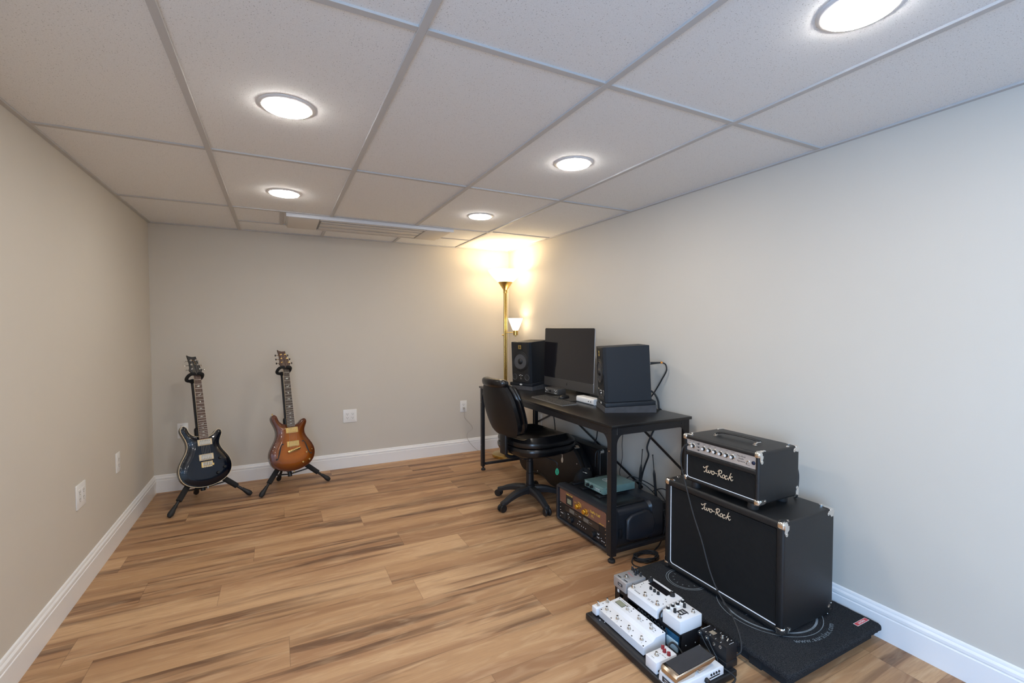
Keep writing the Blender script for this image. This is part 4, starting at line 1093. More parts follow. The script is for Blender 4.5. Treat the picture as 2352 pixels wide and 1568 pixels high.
    for (x, y, r_) in spec['knobs']:
        part('knob', t, lambda m: m.lathe([(0.001, 0.008), (r_, 0.008), (r_ * 0.95, 0.0125), (r_ * 0.78, 0.0225), (r_ * 0.7, 0.0245), (0.001, 0.0248)], spec['knob'], Matrix.Translation((x, y, 0)), 24))
    for (x, y) in ((-0.118, 0.440), (0.006, -0.001)):
        d = 1 if y > 0.2 else -1
        part('strap_button', t, lambda m: m.lathe([(0.0035, -0.001), (0.0032, 0.008), (0.0068, 0.010), (0.0068, 0.0125), (0.001, 0.013)], spec['hw'], Matrix.Translation((x, y - d * 0.001, -0.020)) @ Matrix.Rotation(-d * pi / 2 , 4, 'X'), 14))
    if spec['fholes']:
        for s_ in (-1, 1):
            ctr = [(-0.071, 0.208), (-0.081, 0.203), (-0.0885, 0.182), (-0.097, 0.155), (-0.105, 0.128), (-0.112, 0.106), (-0.122, 0.102)]
            if s_ > 0: ctr = [(0.078, 0.214), (0.089, 0.210), (0.099, 0.188), (0.106, 0.160), (0.115, 0.133), (0.124, 0.114), (0.134, 0.112)]
            wd = [0.0055, 0.0028, 0.0042, 0.0058, 0.0042, 0.0028, 0.0055]
            P = spline([Vector((*c, 0)) for c in ctr], 4); Wd = [wd[min(5, i // 4)] + (wd[min(6, i // 4 + 1)] - wd[min(5, i // 4)]) * (i % 4) / 4 for i in range(len(P))]
            def fh(m):
                vv = []
                for i, p in enumerate(P):
                    tt = (P[min(i + 1, len(P) - 1)] - P[max(0, i - 1)]).normalized(); nn = Vector((-tt.y, tt.x, 0))
                    for sg in (-1, 1):
                        q = p + nn * sg * Wd[i]; vv.append((q.x, q.y, carve(dist(q.x, q.y)) + 0.0006))
                m.add(vv, [(2 * i, 2 * i + 1, 2 * i + 3, 2 * i + 2) for i in range(len(P) - 1)], 'slot')
                for e in (0, -1):
                    m.lathe([(0.0062, -0.001), (0.0062, 0.0006)], 'slot', Matrix.Translation((P[e].x, P[e].y, carve(dist(P[e].x, P[e].y)) + 0.0004)), 16)
            part('sound_hole', t, fh)
    return X, R_, N0
V1 = (0.400, -0.488, 0.140, 0.290, 0.471, -0.030)
V2 = (0.950, -0.433, 0.157, 0.266, 0.322, -0.025)
G1 = make_guitar('glossy dark blue electric guitar with cream edge binding, leaning on the left stand', V1,
    dict(th=0.046, fade=0.085, lacquer='blue_lacquer', binding=True, board='rosewood', head='black_plastic', hw='chrome', peg='chrome', ring='ivory', cover='nickel', screw='slot', trem=True,
         knobs=[(0.089, 0.182, 0.0115), (0.113, 0.112, 0.0115), (0.066, 0.080, 0.0115)], knob='black_plastic', fholes=False))
G2 = make_guitar('amber sunburst hollow electric guitar with f-holes and gold hardware, leaning on the right stand', V2,
    dict(th=0.050, fade=0.085, lacquer='burst_lacquer', binding=False, board='rosewood_dark', head='rosewood', hw='gold', peg='black_plastic', ring='gold', cover='gold', screw='ivory', trem=False,
         knobs=[(0.096, 0.124, 0.0095), (0.114, 0.066, 0.0095), (0.064, 0.053, 0.0095), (0.140, 0.141, 0.0055)], knob='gold', fholes=True))

def guitar_stand(label, V, G, fl, fr, rear):
    X, R_, N0 = G; o = Vector(V[:3])
    t = thing('guitar_stand', label, 'guitar stand', (0, 0, 0), 0, 'guitar stands')
    th = V[3]; Z = Vector((0, 0, 1)); u = (X.to_3x3() @ Vector((0, 1, 0))); n = X.to_3x3() @ Vector((0, 0, 1)); r = X.to_3x3() @ Vector((1, 0, 0))
    hub = o - 0.110 * N0 + Z * (0.275 - o.z) - 0.004 * R_
    top = o + u * 0.765 - n * 0.062 - r * 0.010
    ax = (top - hub).normalized()
    mid = hub + ax * ((top - hub).length * 0.36)
    hubo = part('hub', t, lambda m: (m.cyl(hub - ax * 0.03, hub + ax * 0.045, 0.020, 'black_plastic', bev=0.003), m.cyl(hub - ax * 0.18, hub - ax * 0.03, 0.011, 'black_metal')))
    part('main_tube', t, lambda m: m.cyl(hub + ax * 0.04, mid, 0.0125, 'black_metal'))
    part('height_collar', t, lambda m: m.lathe([(0.012, -0.048), (0.0175, -0.042), (0.0195, -0.02), (0.0195, 0.03), (0.017, 0.042), (0.011, 0.048)], 'black_plastic', Matrix.Translation(mid) @ ax.to_track_quat('Z', 'Y').to_matrix().to_4x4(), 20))
    yb = top - ax * 0.06
    part('upper_tube', t, lambda m: m.tube([mid, mid + ax * 0.1, yb - ax * 0.05, yb + ax * 0.02, top - n * 0.004], 0.0088, 'black_metal', 12, 5))
    def yoke(m):
        c = top + n * 0.006 + u * 0.004
        m.sph((0, 0, 0), 0.018, 'foam', (1.3, 0.9, 1.0), basis(r, u, n, c))
        for s_ in (-1, 1):
            P = [c + r * s_ * 0.010, c + r * s_ * 0.034 + u * 0.004 + n * 0.006, c + r * s_ * 0.046 + u * 0.012 + n * 0.030, c + r * s_ * 0.045 + u * 0.026 + n * 0.066, c + r * s_ * 0.034 + u * 0.034 + n * 0.088, c + r * s_ * 0.016 + u * 0.036 + n * 0.092]
            m.tube(P, 0.0115, 'foam', 14, 6)
            m.sph(tuple(P[-1]), 0.0118, 'foam')
    part('neck_yoke', t, yoke, angle=60)
    for f in (fl, fr):
        F = Vector((*f, 0.016)); d = (hub - F); L = d.length; d.normalize()
        lo = part('leg', t, lambda m: m.cyl(F + d * 0.02, hub - d * 0.005, 0.0095, 'black_metal'))
        part('foam_sleeve', lo, lambda m: m.cyl(F + d * (L * 0.27), F + d * (L * 0.80), 0.0185, 'foam', bev=0.002))
        part('rubber_foot', lo, lambda m: m.lathe([(0.001, -0.020), (0.012, -0.018), (0.0185, -0.004), (0.0185, 0.012), (0.014, 0.035), (0.0112, 0.062), (0.001, 0.062)], 'rubber', Matrix.Translation(F + d * 0.008 + Z * 0.002) @ d.to_track_quat('Z', 'Y').to_matrix().to_4x4(), 20))
    F = Vector((*rear, 0.016)); d = (hub - F).normalized()
    lo = part('leg', t, lambda m: m.cyl(F + d * 0.02, hub - d * 0.01, 0.0095, 'black_metal'))
    part('rubber_foot', lo, lambda m: m.lathe([(0.001, -0.017), (0.012, -0.015), (0.0180, -0.004), (0.0185, 0.012), (0.014, 0.035), (0.0112, 0.06), (0.001, 0.06)], 'rubber', Matrix.Translation(F + d * 0.008 + Z * 0.001) @ d.to_track_quat('Z', 'Y').to_matrix().to_4x4(), 20))
    lowc = hub - ax * 0.165
    def struts(m):
        for f in (fl, fr, rear):
            F = Vector((*f, 0.016)); q = F + (hub - F) * 0.46
            m.cyl(lowc, q, 0.005, 'black_metal', seg=10)
        m.cyl(lowc - ax * 0.018, lowc + ax * 0.02, 0.0155, 'black_plastic', bev=0.002)
    part('spreader', t, struts)
guitar_stand('black tripod guitar stand holding the blue guitar in the corner', V1, G1, (0.201, -0.623), (0.652, -0.398), (0.29, -0.20))
guitar_stand('black tripod guitar stand holding the sunburst guitar', V2, G2, (0.726, -0.486), (1.205, -0.323), (0.84, -0.14))
# ------------------------------------------------------------------ rack case with three units and the teal box
t = thing('rack_case', 'black moulded plastic rack case on the floor under the near end of the desk', 'rack case', (2.446, -2.351, 0), radians(0.4))
RWd, RH, RD = 0.545, 0.250, 0.41          # across (y), height, depth (x)
def rect_loop(x, y0, y1, z0, z1, r, seg=4):
    return [Vector((x, a, b)) for a, b in rrect(y1 - y0, z1 - z0, r, seg, (y0 + y1) / 2, (z0 + z1) / 2)]
def loft(m, loops, mat_, close=True):
    n = len(loops[0]); vv = [p for l in loops for p in l]; ff = []
    for i in range(len(loops) - 1):
        for k in range(n): ff.append((i * n + k, i * n + (k + 1) % n, (i + 1) * n + (k + 1) % n, (i + 1) * n + k))
    if close: ff.append(tuple(range((len(loops) - 1) * n, len(loops) * n)))
    m.add(vv, ff, mat_)
def shellf(m):
    # open front mouth, rolled lip, fat body behind
    loft(m, [rect_loop(0.045, 0.035, RWd - 0.035, 0.034, RH - 0.022, 0.004), rect_loop(0.004, 0.032, RWd - 0.032, 0.032, RH - 0.020, 0.006),
             rect_loop(0.0, 0.026, RWd - 0.026, 0.028, RH - 0.016, 0.012), rect_loop(0.003, 0.012, RWd - 0.012, 0.016, RH - 0.004, 0.022),
             rect_loop(0.022, 0.004, RWd - 0.004, 0.010, RH + 0.002, 0.030), rect_loop(0.060, 0.002, RWd - 0.002, 0.008, RH + 0.002, 0.034),
             rect_loop(0.075, 0.012, RWd - 0.012, 0.012, RH - 0.008, 0.034), rect_loop(0.30, 0.012, RWd - 0.012, 0.012, RH - 0.008, 0.034),
             rect_loop(0.315, 0.002, RWd - 0.002, 0.006, RH + 0.004, 0.036), rect_loop(0.40, 0.004, RWd - 0.004, 0.010, RH, 0.036), rect_loop(RD, 0.03, RWd - 0.03, 0.03, RH - 0.03, 0.03)], 'case_plastic')
    loft(m, [rect_loop(0.0445, 0.034, RWd - 0.034, 0.033, RH - 0.021, 0.004)] * 1 + [rect_loop(0.0446, 0.05, RWd - 0.05, 0.05, RH - 0.05, 0.004)], 'slot')
part('shell', t, shellf)
# moulded bulge on the side that looks at the camera, and feet
def bulge(m):
    pr = [(0.10, 0.075), (0.13, 0.060), (0.25, 0.052), (0.295, 0.075), (0.31, 0.13), (0.29, 0.195), (0.24, 0.218), (0.13, 0.205), (0.10, 0.18)]
    m.prism(pr, 0.0, 0.028, 'case_plastic', basis((1, 0, 0), (0, 0, 1), (0, -1, 0), (0.02, 0.014, 0)), 0.014, 3)
part('side_bulge', t, bulge)
part('top_ribs', t, lambda m: [m.box2((0.09, y, RH - 0.010), (0.30, y + 0.045, RH + 0.001), 'black_plastic', 0.005, 3) for y in (0.045, 0.20, 0.36, 0.46)])
for x in (0.035, 0.33):
    for y in (0.03, RWd - 0.07): part('foot', t, lambda m: m.box2((x, y, 0), (x + 0.05, y + 0.04, 0.014), 'black_plastic', 0.004))
part('latch', t, lambda m: m.box2((0.075, 0.002, 0.085), (0.095, 0.013, 0.135), 'black_metal', 0.003))
RZ = radians(0.4)
RM = Matrix.Translation((2.446, -2.351, 0)) @ Matrix.Rotation(RZ, 4, 'Z')
def rack_unit(name, label, z0, z1, build):
    # local: face towards -x, y across
    u = thing(name, label, 'rack unit', (2.446, -2.351, 0), RZ, 'rack units in the case')
    yy0, yy1 = 0.0385, RWd - 0.0385
    build(u, yy0, yy1, z0, z1); return u
FT = lambda y, z, x=0.013: basis((0, -1, 0), (0, 0, 1), (-1, 0, 0), (x, y, z))
def screws(u, y0, y1, z0, z1):
    part('rack_screws', u, lambda m: [m.lathe([(0.0042, 0), (0.0036, 0.002), (0.001, 0.0022)], 'nickel', FT(y, z), 10) for y in (y0 + 0.008, y1 - 0.008) for z in (z0 + 0.009, z1 - 0.009)])
def bronze(u, y0, y1, z0, z1):
    part('front_panel', u, lambda m: (m.box2((0.013, y0, z0), (0.017, y1, z1), 'bronze', 0.0006, 1), m.box2((0.017, y0 + 0.02, z0 + 0.004), (0.040, y1 - 0.02, z1 - 0.004), 'black_metal')))
    part('meter_window', u, lambda m: (m.box2((0.0095, 0.362, 0.145), (0.0129, 0.432, 0.201), 'slot', 0.001), m.box2((0.0085, 0.374, 0.155), (0.0094, 0.415, 0.185), 'lcd')))
    for y, z in ((0.300, 0.175), (0.228, 0.168)):
        part('gold_knob', u, lambda m: (m.lathe([(0.017, 0), (0.017, 0.004), (0.0145, 0.006), (0.0145, 0.020), (0.0130, 0.0225), (0.001, 0.0225)], 'brass_knob', FT(y, z), 32)))
    def let(m):
        m.scrib(0.070, 0.0105, 'yellow_print', FT(0.399, 0.2085), 2)
        m.scrib(0.094, 0.0150, 'yellow_print', FT(0.140, 0.186), 2)
        m.scrib(0.022, 0.005, 'yellow_print', FT(0.168, 0.166), 1); m.scrib(0.030, 0.005, 'yellow_print', FT(0.164, 0.158), 2); m.scrib(0.042, 0.0055, 'yellow_print', FT(0.082, 0.147), 2)
        m.scrib(0.024, 0.006, 'yellow_print', FT(0.335, 0.186), 1)
        for (y, z, a0) in ((0.300, 0.175, 0.1), (0.228, 0.168, -1.9)):
            for k in range(7):
                a = a0 + k * 0.28; m.box((cos(a) * 0.0235, sin(a) * 0.0235, 0.0003), (0.006, 0.0035, 0.0005), 'yellow_print', 0, 1, FT(y, z))
    part('lettering', u, let); screws(u, y0, y1, z0, z1)
def mkdark(kind):
    def f(u, y0, y1, z0, z1):
        part('front_panel', u, lambda m: (m.box2((0.013, y0, z0), (0.017, y1, z1), 'black_metal', 0.0006, 1), m.box2((0.017, y0 + 0.02, z0 + 0.004), (0.040, y1 - 0.02, z1 - 0.004), 'black_metal')))
        zc = (z0 + z1) / 2
        if kind == 0:
            part('display', u, lambda m: (m.box2((0.0118, 0.105, z0 + 0.005), (0.0129, 0.445, z1 - 0.005), 'smoke'), m.box2((0.0108, 0.345, z0 + 0.010), (0.0117, 0.395, z1 - 0.010), 'display_grey'), m.box2((0.0108, 0.200, z0 + 0.010), (0.0117, 0.250, z1 - 0.010), 'display_grey')))
            part('lettering', u, lambda m: ([m.box((0, 0, 0), (0.003, 0.002, 0.0004), 'mark', 0, 1, FT(y, zc, 0.0105)) for y in (0.330, 0.320, 0.190, 0.180, 0.170)], m.scrib(0.024, 0.004, 'mark', FT(0.285, zc, 0.0105), 1)))
        else:
            for y in (0.370, 0.150): part('knob', u, lambda m: m.cyl((0.0128, y, zc), (-0.006, y, zc), 0.0165, 'black_plastic', 0.015, 28, 0.001))
            part('button_row', u, lambda m: [m.lathe([(0.0022, 0), (0.0018, 0.002)], 'mark', FT(y, zc + dz), 8) for y, dz in ((0.400, 0.006), (0.392, -0.004), (0.408, -0.006), (0.31, 0.0), (0.29, 0.002), (0.27, 0.0), (0.25, 0.001), (0.23, 0), (0.085, 0.002), (0.08, -0.01))])
            part('lettering', u, lambda m: (m.scrib(0.030, 0.006, 'mark', FT(0.482, zc + 0.006), 1), m.scrib(0.014, 0.006, 'mark', FT(0.412, z1 - 0.008), 1), m.scrib(0.020, 0.008, 'mark', FT(0.112, zc + 0.016), 1), m.scrib(0.024, 0.008, 'mark', FT(0.112, zc - 0.004), 1), m.scrib(0.020, 0.005, 'mark', FT(0.29, z1 - 0.009), 1), m.scrib(0.030, 0.004, 'mark', FT(0.068, z0 + 0.020), 2)))
            part('button_block', u, lambda m: m.box2((0.009, 0.435, z0 + 0.008), (0.0129, 0.462, z1 - 0.010), 'slot', 0.001))
        screws(u, y0, y1, z0, z1)
    return f
rack_unit('rack_preamp', 'brown-bronze rack unit with two gold knobs, uppermost in the rack case', 0.139, 0.2265, bronze)
rack_unit('rack_interface', 'black rack unit with smoked display windows, middle of the rack case', 0.095, 0.1375, mkdark(0))
rack_unit('rack_processor', 'black rack unit with two dark knobs, lowest in the rack case', 0.0355, 0.0935, mkdark(1))

t = thing('preamp_box', 'teal green metal box with two black knobs on top of the rack case', 'effects box', (2.560, -2.155, 0.2545), radians(0.5))
part('body', t, lambda m: (m.box2((0, 0, 0.004), (0.245, 0.185, 0.046), 'teal', 0.002), [m.cyl((x, y, 0), (x, y, 0.0045), 0.006, 'rubber') for x in (0.02, 0.22) for y in (0.02, 0.165)]))
for y in (0.145, 0.105): part('knob', t, lambda m: m.cyl((-0.0003, y, 0.024), (-0.016, y, 0.024), 0.0095, 'black_plastic', 0.008, 20, 0.001))
def tl_(m):
    m.scrib(0.042, 0.009, 'mark', face_x((-0.0004, 0.055, 0.024)), 1); m.box2((-0.0006, 0.02, 0.012), (-0.0002, 0.085, 0.0135), 'mark')
    m.scrib(0.018, 0.005, 'mark', face_x((-0.0004, 0.165, 0.037)), 1); m.scrib(0.014, 0.004, 'mark', face_x((-0.0004, 0.125, 0.037)), 1)
    m.scrib(0.036, 0.030, 'mark', top_x((0.115, 0.095, 0.0461)), 1); m.tube([(0.115 + y, 0.095 + x, 0.0463) for x, y in rrect(0.070, 0.050, 0.010)], 0.0009, 'mark', 5, 0, True)
    for y in (0.004, 0.181): m.lathe([(0.002, 0), (0.0018, 0.001)], 'chrome', face_x((-0.0003, y, 0.038)), 8)
    m.lathe([(0.003, 0), (0.003, 0.004)], 'chrome', face_x((-0.0003, 0.022, 0.020)), 10)
    for x, z in ((0.02, 0.012), (0.02, 0.038), (0.06, 0.038)): m.lathe([(0.0022, 0), (0.002, 0.0008)], 'chrome', basis((1, 0, 0), (0, 0, 1), (0, -1, 0), (x, -0.0003, z)), 8)
part('lettering', t, tl_)
t = thing('wireless_receiver', 'small black radio receiver with two tall aerials standing behind the rack case', 'receiver', (2.872, -2.20, 0.0))
part('body', t, lambda m: m.box2((0.004, -0.10, 0), (0.06, 0.12, 0.20), 'black_metal', 0.006))
def aer(x0, y0, z0, tip, mid_):
    def f(m):
        P = Vector((x0, y0, z0)); Q = Vector(tip); Mi = P + (Q - P) * mid_
        m.cyl(P, P + (Q - P) * 0.10, 0.0085, 'black_plastic'); m.cyl(P, Mi, 0.0078, 'black_plastic'); m.cyl(Mi, Mi + (Q - P) * 0.08, 0.0075, 'black_plastic', 0.003)
        m.cyl(Mi + (Q - P) * 0.05, Q, 0.0026, 'black_plastic'); m.sph(tuple(Q), 0.0045, 'black_plastic')
    return f
part('aerial', t, aer(0.0, 0.085, 0.195, (0.0, 0.055, 0.490), 0.60))
part('aerial', t, aer(0.006, -0.062, 0.19, (-0.016, -0.050, 0.484), 0.62))

# ------------------------------------------------------------------ instrument cases behind the chair
t = thing('guitar_case', 'curved black hard guitar case standing on its side under the desk behind the chair', 'instrument case', (2.772, 0, 0))
CO = [(-0.70, 0.10), (-0.703, 0.055), (-0.74, 0.018), (-0.80, 0.004), (-0.87, 0.010), (-0.95, 0.026), (-1.03, 0.040), (-1.10, 0.038), (-1.16, 0.020), (-1.22, 0.004), (-1.32, 0.0), (-1.42, 0.0), (-1.52, 0.006), (-1.60, 0.045), (-1.645, 0.11), (-1.655, 0.18),
      (-1.648, 0.225), (-1.62, 0.270), (-1.586, 0.312), (-1.535, 0.353), (-1.483, 0.378), (-1.40, 0.392), (-1.25, 0.385), (-1.10, 0.365), (-0.95, 0.372), (-0.82, 0.385), (-0.75, 0.37), (-0.71, 0.30), (-0.70, 0.2)]
CO = [(p.x, max(0.0, p.y)) for p in spline([Vector((a, b, 0)) for a, b in CO], 3, True)]
YZ = basis((0, 1, 0), (0, 0, 1), (1, 0, 0))
part('lid', t, lambda m: m.prism(CO, 0.0, 0.035, 'case_brown', YZ, 0.006, 2))
part('lower_shell', t, lambda m: m.prism([(-1.18 + (a + 1.18) * 1.003, b * 1.0) for a, b in CO], 0.0365, 0.094, 'case_black', YZ, 0.006, 2))
part('edge_piping', t, lambda m: m.tube([Vector((0.0025, a, b * 0.994 + 0.002)) for a, b in CO], 0.0035, 'rubber', 6, 0, True))
def latch(y, z, ay):
    e = Vector((0, cos(ay), sin(ay))); nrm = Vector((0, -sin(ay), cos(ay))); y += nrm.y * 0.006; z += nrm.z * 0.004
    X = basis(e, (-1, 0, 0), nrm, (0.036, y, z)) if e.cross(Vector((-1, 0, 0))).dot(nrm) > 0 else basis(e, (1, 0, 0), nrm, (0.036, y, z))
    def f(m):
        m.prism(rrect(0.030, 0.046, 0.005), 0.0, 0.002, 'chrome', X, 0.0005, 1); m.box((0, 0.004, 0.004), (0.020, 0.022, 0.005), 'chrome', 0.0015, 2, X)
        m.tube([X @ Vector(p) for p in ((-0.008, -0.012, 0.003), (-0.008, 0.018, 0.007), (0.008, 0.018, 0.007), (0.008, -0.012, 0.003))], 0.0016, 'nickel', 6)
    return f
for y, z, a in ((-0.86, 0.388, 0.0), (-1.30, 0.391, 0.0), (-1.52, 0.366, 0.62), (-1.653, 0.235, 1.45)):
    part('latch', t, latch(y, z, a))
for y, z in ((-0.76, 0.085), (-1.44, 0.325), (-1.585, 0.265), (-1.02, 0.055)): part('stud', t, lambda m: m.sph((-0.002, y, z), 0.0055, 'chrome', (0.5, 1, 1)))
t = thing('amplifier_case', 'upright black rectangular case with white stitching and chrome corner next to the curved case', 'instrument case', (2.872, -1.70, 0))
part('body', t, lambda m: m.box2((0, 0, 0), (0.096, 0.55, 0.385), 'case_black', 0.006, 3))
part('stitching', t, lambda m: [m.box((x, -0.0006, 0.02 + 0.0068 * k), (0.0016, 0.0012, 0.0046), 'stitch') for x in (0.018, 0.082) for k in range(50)])
part('corner_plate', t, lambda m: (m.box2((0.020, -0.003, 0.352), (0.052, 0.0, 0.372), 'chrome', 0.002), m.cyl((0.036, -0.006, 0.375), (0.036, 0.01, 0.375), 0.008, 'chrome')))
part('handle', t, lambda m: m.tube([(0.034, -0.006, 0.378), (0.010, -0.008, 0.386), (-0.022, -0.008, 0.372), (-0.030, -0.008, 0.33), (-0.031, -0.008, 0.27)], 0.0045, 'black_plastic', 10, 6))
t = thing('accessory_pouch', 'small crumpled black bag lying between rack case and instrument cases', 'bag', (2.72, -1.735, 0.0), radians(12))
def pouch(m):
    vv, ff = [], []; rg = [(1.0, 0.0), (1.05, 0.08), (0.98, 0.18), (0.75, 0.245), (0.35, 0.272), (0.03, 0.276)]; sg = 24
    for i, (sc, z) in enumerate(rg):
        for k in range(sg):
            a = 2 * pi * k / sg; q = sc * (1 + 0.05 * sin(5 * a + i)); vv.append((0.085 * q * cos(a), 0.058 * q * sin(a), z + (0.012 * sin(3 * a + i) if 0 < i else 0)))
    for i in range(len(rg) - 1):
        for k in range(sg): a = i * sg + k; b = i * sg + (k + 1) % sg; ff.append((a, b, b + sg, a + sg))
    ff.append(tuple(range(sg))); ff.append(tuple(range((len(rg) - 1) * sg, len(rg) * sg))); m.add(vv, ff, 'foam')
part('body', t, pouch, angle=70)
part('zip_pull', t, lambda m: m.cyl((-0.04, -0.03, 0.272), (-0.02, -0.05, 0.262), 0.003, 'chrome'))

# ------------------------------------------------------------------ isolation platform under the amplifier
MX0, MX1, MY0, MY1, MZ = 2.385, 2.988, -3.382, -2.598, 0.068
t = thing('amplifier_platform', 'thick charcoal carpeted isolation platform on the floor under the amplifier stack', 'platform', (0, 0, 0))
def wob(poly, a=0.0015):
    out = []
    for i, (x, y) in enumerate(poly): out.append((x + random.uniform(-a, a), y + random.uniform(-a, a)))
    return out
def plat(m):
    base = rrect(MX1 - MX0, MY1 - MY0, 0.018, 5, (MX0 + MX1) / 2, (MY0 + MY1) / 2)
    den = []
    for i in range(len(base)):
        a, b = base[i], base[(i + 1) % len(base)]; L = hypot(b[0] - a[0], b[1] - a[1]); k = max(1, int(L / 0.012))
        for j in range(k): den.append((a[0] + (b[0] - a[0]) * j / k, a[1] + (b[1] - a[1]) * j / k))
    m.prism(wob(den), 0.044, MZ, 'carpet', None, 0.008, 3)
part('carpet_board', t, plat, angle=60)
part('foam_base', t, lambda m: (m.box2((MX0 + 0.03, MY0 + 0.03, 0), (MX1 - 0.02, MY1 - 0.03, 0.0445), 'gfoam' if 0 else 'foam', 0.002), [m.box2((MX0 + 0.022, y, 0), (MX0 + 0.06, y + 0.05, 0.044), 'foam', 0.002) for y in (MY0 + 0.12,)]))
def ringp(m, cx, cy, r0, r1, a0, a1):
    n = int((a1 - a0) * 30) + 4; vv, ff = [], []
    for k in range(n + 1):
        a = a0 + (a1 - a0) * k / n
        for r_ in (r0, r1): vv.append((cx + r_ * cos(a), cy + r_ * sin(a), MZ + 0.0006))
    for k in range(n): ff.append((2 * k, 2 * k + 1, 2 * k + 3, 2 * k + 2))
    m.add(vv, ff, 'mat_print')
def prn(m):
    for (cx, cy, R0) in ((2.695, -3.092, 0.200), (2.552, -2.787, 0.093)):
        ringp(m, cx, cy, R0 - 0.003, R0, 0, 2 * pi); ringp(m, cx, cy, R0 * 0.86, R0 * 0.90, 0, 2 * pi)
        for k in range(14):
            a = 2 * pi * k / 14; r0, r1 = R0 * 0.60, R0 * 0.72
            p = [(cx + r0 * cos(a - 0.03), cy + r0 * sin(a - 0.03)), (cx + r1 * cos(a), cy + r1 * sin(a)), (cx + r0 * cos(a + 0.05), cy + r0 * sin(a + 0.05))]
            m.add([(x, y, MZ + 0.0006) for x, y in p], [(0, 1, 2)], 'mat_print')
    txt = 'www.auralex.com'; wdt = {'w': 1.25, 'm': 1.3, '.': 0.55, 'l': 0.5, 'r': 0.75}
    tot = sum(wdt.get(c, 1.0) for c in txt); a = radians(-122); sp = radians(62)
    for c in txt:
        wc = wdt.get(c, 1.0) / tot * sp; am = a + wc / 2; rr = 0.228
        X = Matrix.Translation((2.695 + rr * cos(am), -3.092 + rr * 0.97 * sin(am), MZ + 0.0008)) @ Matrix.Rotation(am + pi / 2, 4, 'Z')
        m.text(c, 0.030, 'mat_print', X, 0.0002); a += wc
M['dark_blue'] = simple('dark_blue_jewel', (0.004, 0.010, 0.035), 0.15)
M['mat_print'] = simple('worn_grey_print', (0.20, 0.235, 0.26), 0.9, var=0.6)
part('printed_rings', t, prn)
def lab(m):
    X = top_x((0, 0, 0)); X = basis((1, 0.0, 0), (0, 1, 0), (0, 0, 1), (2.928, -3.334, MZ + 0.0006))
    m.prism(rrect(0.085, 0.018, 0.001), 0, 0.0006, 'mark', X); m.prism(rrect(0.081, 0.0145, 0.001), 0.0006, 0.0008, 'red_print', X)
    m.text('auralex', 0.016, 'mark', X @ Matrix.Translation((0, 0.0008, 0.0010)), 0.0002)
part('maker_label', t, lab, label='small red and white label')

# ------------------------------------------------------------------ amplifier cabinet and head
STR = [[(-0.076, 0.010), (-0.071, 0.005), (-0.065, 0.008), (-0.058, 0.015), (-0.050, 0.018)], [(-0.054, 0.017), (-0.059, 0.003), (-0.064, -0.008), (-0.069, -0.013), (-0.072, -0.010)],
 [(-0.055, 0.0), (-0.058, -0.008), (-0.054, -0.012), (-0.048, -0.006), (-0.046, 0.001), (-0.047, -0.007), (-0.043, -0.0115), (-0.038, -0.007), (-0.036, 0.001), (-0.031, 0.0)],
 [(-0.025, 0.002), (-0.030, -0.002), (-0.031, -0.009), (-0.025, -0.0125), (-0.019, -0.008), (-0.018, -0.001), (-0.0215, 0.002), (-0.025, 0.002)], [(-0.014, -0.003), (-0.004, -0.0035)],
 [(0.009, 0.014), (0.005, 0.002), (0.001, -0.013)], [(0.001, 0.008), (0.008, 0.016), (0.0165, 0.017), (0.020, 0.012), (0.017, 0.004), (0.008, 0.0), (0.013, -0.008), (0.018, -0.0125), (0.022, -0.011)],
 [(0.030, 0.002), (0.024, -0.003), (0.0235, -0.010), (0.028, -0.013), (0.034, -0.008), (0.035, -0.001), (0.0315, 0.002), (0.030, 0.002)],
 [(0.047, -0.001), (0.044, 0.002), (0.0385, -0.003), (0.037, -0.010), (0.040, -0.014), (0.046, -0.012), (0.051, -0.006)],
 [(0.066, 0.019), (0.061, 0.006), (0.056, -0.006), (0.053, -0.014)], [(0.073, 0.004), (0.068, 0.004), (0.059, -0.003), (0.064, -0.004), (0.066, -0.010), (0.070, -0.012), (0.075, -0.006)]]
def logo(m, x, y, z, sc=1.0):
    for st in STR:
        P = spline([Vector((-0.0, -a * sc, b * sc)) for a, b in st], 5) if len(st) > 2 else [Vector((0, -a * sc, b * sc)) for a, b in st]
        m.tube([p + Vector((x, y, z)) for p in P], 0.0019 * sc, 'logo_cream', 8)
def corner(m, c, sx_, sy_, sz_, s=0.028):
    """pressed metal corner: domed cap with a rounded ear on each face"""
    cx, cy, cz = c
    m.box((cx - sx_ * (s / 2 - 0.0022), cy - sy_ * (s / 2 - 0.0022), cz - sz_ * (s / 2 - 0.0022)), (s, s, s), 'chrome', s * 0.36, 5)
    for ax_ in range(3):
        sg = (sx_, sy_, sz_); n = Vector([0, 0, 0]); n[ax_] = sg[ax_]
        a = Vector([0, 0, 0]); a[(ax_ + 1) % 3] = -sg[(ax_ + 1) % 3]; b = Vector([0, 0, 0]); b[(ax_ + 2) % 3] = -sg[(ax_ + 2) % 3]
        if a.cross(b).dot(n) < 0: a, b = b, a
        X = basis(a, b, n, Vector(c) + n * 0.0002)
        # only two ears per corner are drawn long, following the faces' edges
        poly = [(0.012, 0.004), (s + 0.004, 0.004), (s + 0.014, 0.008), (s + 0.019, 0.014), (s + 0.017, 0.021), (s + 0.010, 0.023), (s + 0.003, 0.019), (s - 0.006, s - 0.004), (0.012, s - 0.004)]
        if ax_ == 0: continue
        m.prism(poly if ax_ != 2 or sz_ > 0 else poly[:1] + [(s - 0.004, 0.004), (s - 0.004, s - 0.006), (0.010, s - 0.006)], 0, 0.0016, 'chrome', X)
        m.lathe([(0.0042, 0.0016), (0.0036, 0.0028), (0.001, 0.003)], 'nickel', X @ Matrix.Translation((s + 0.010, 0.0148, 0)), 12) if ax_ else None
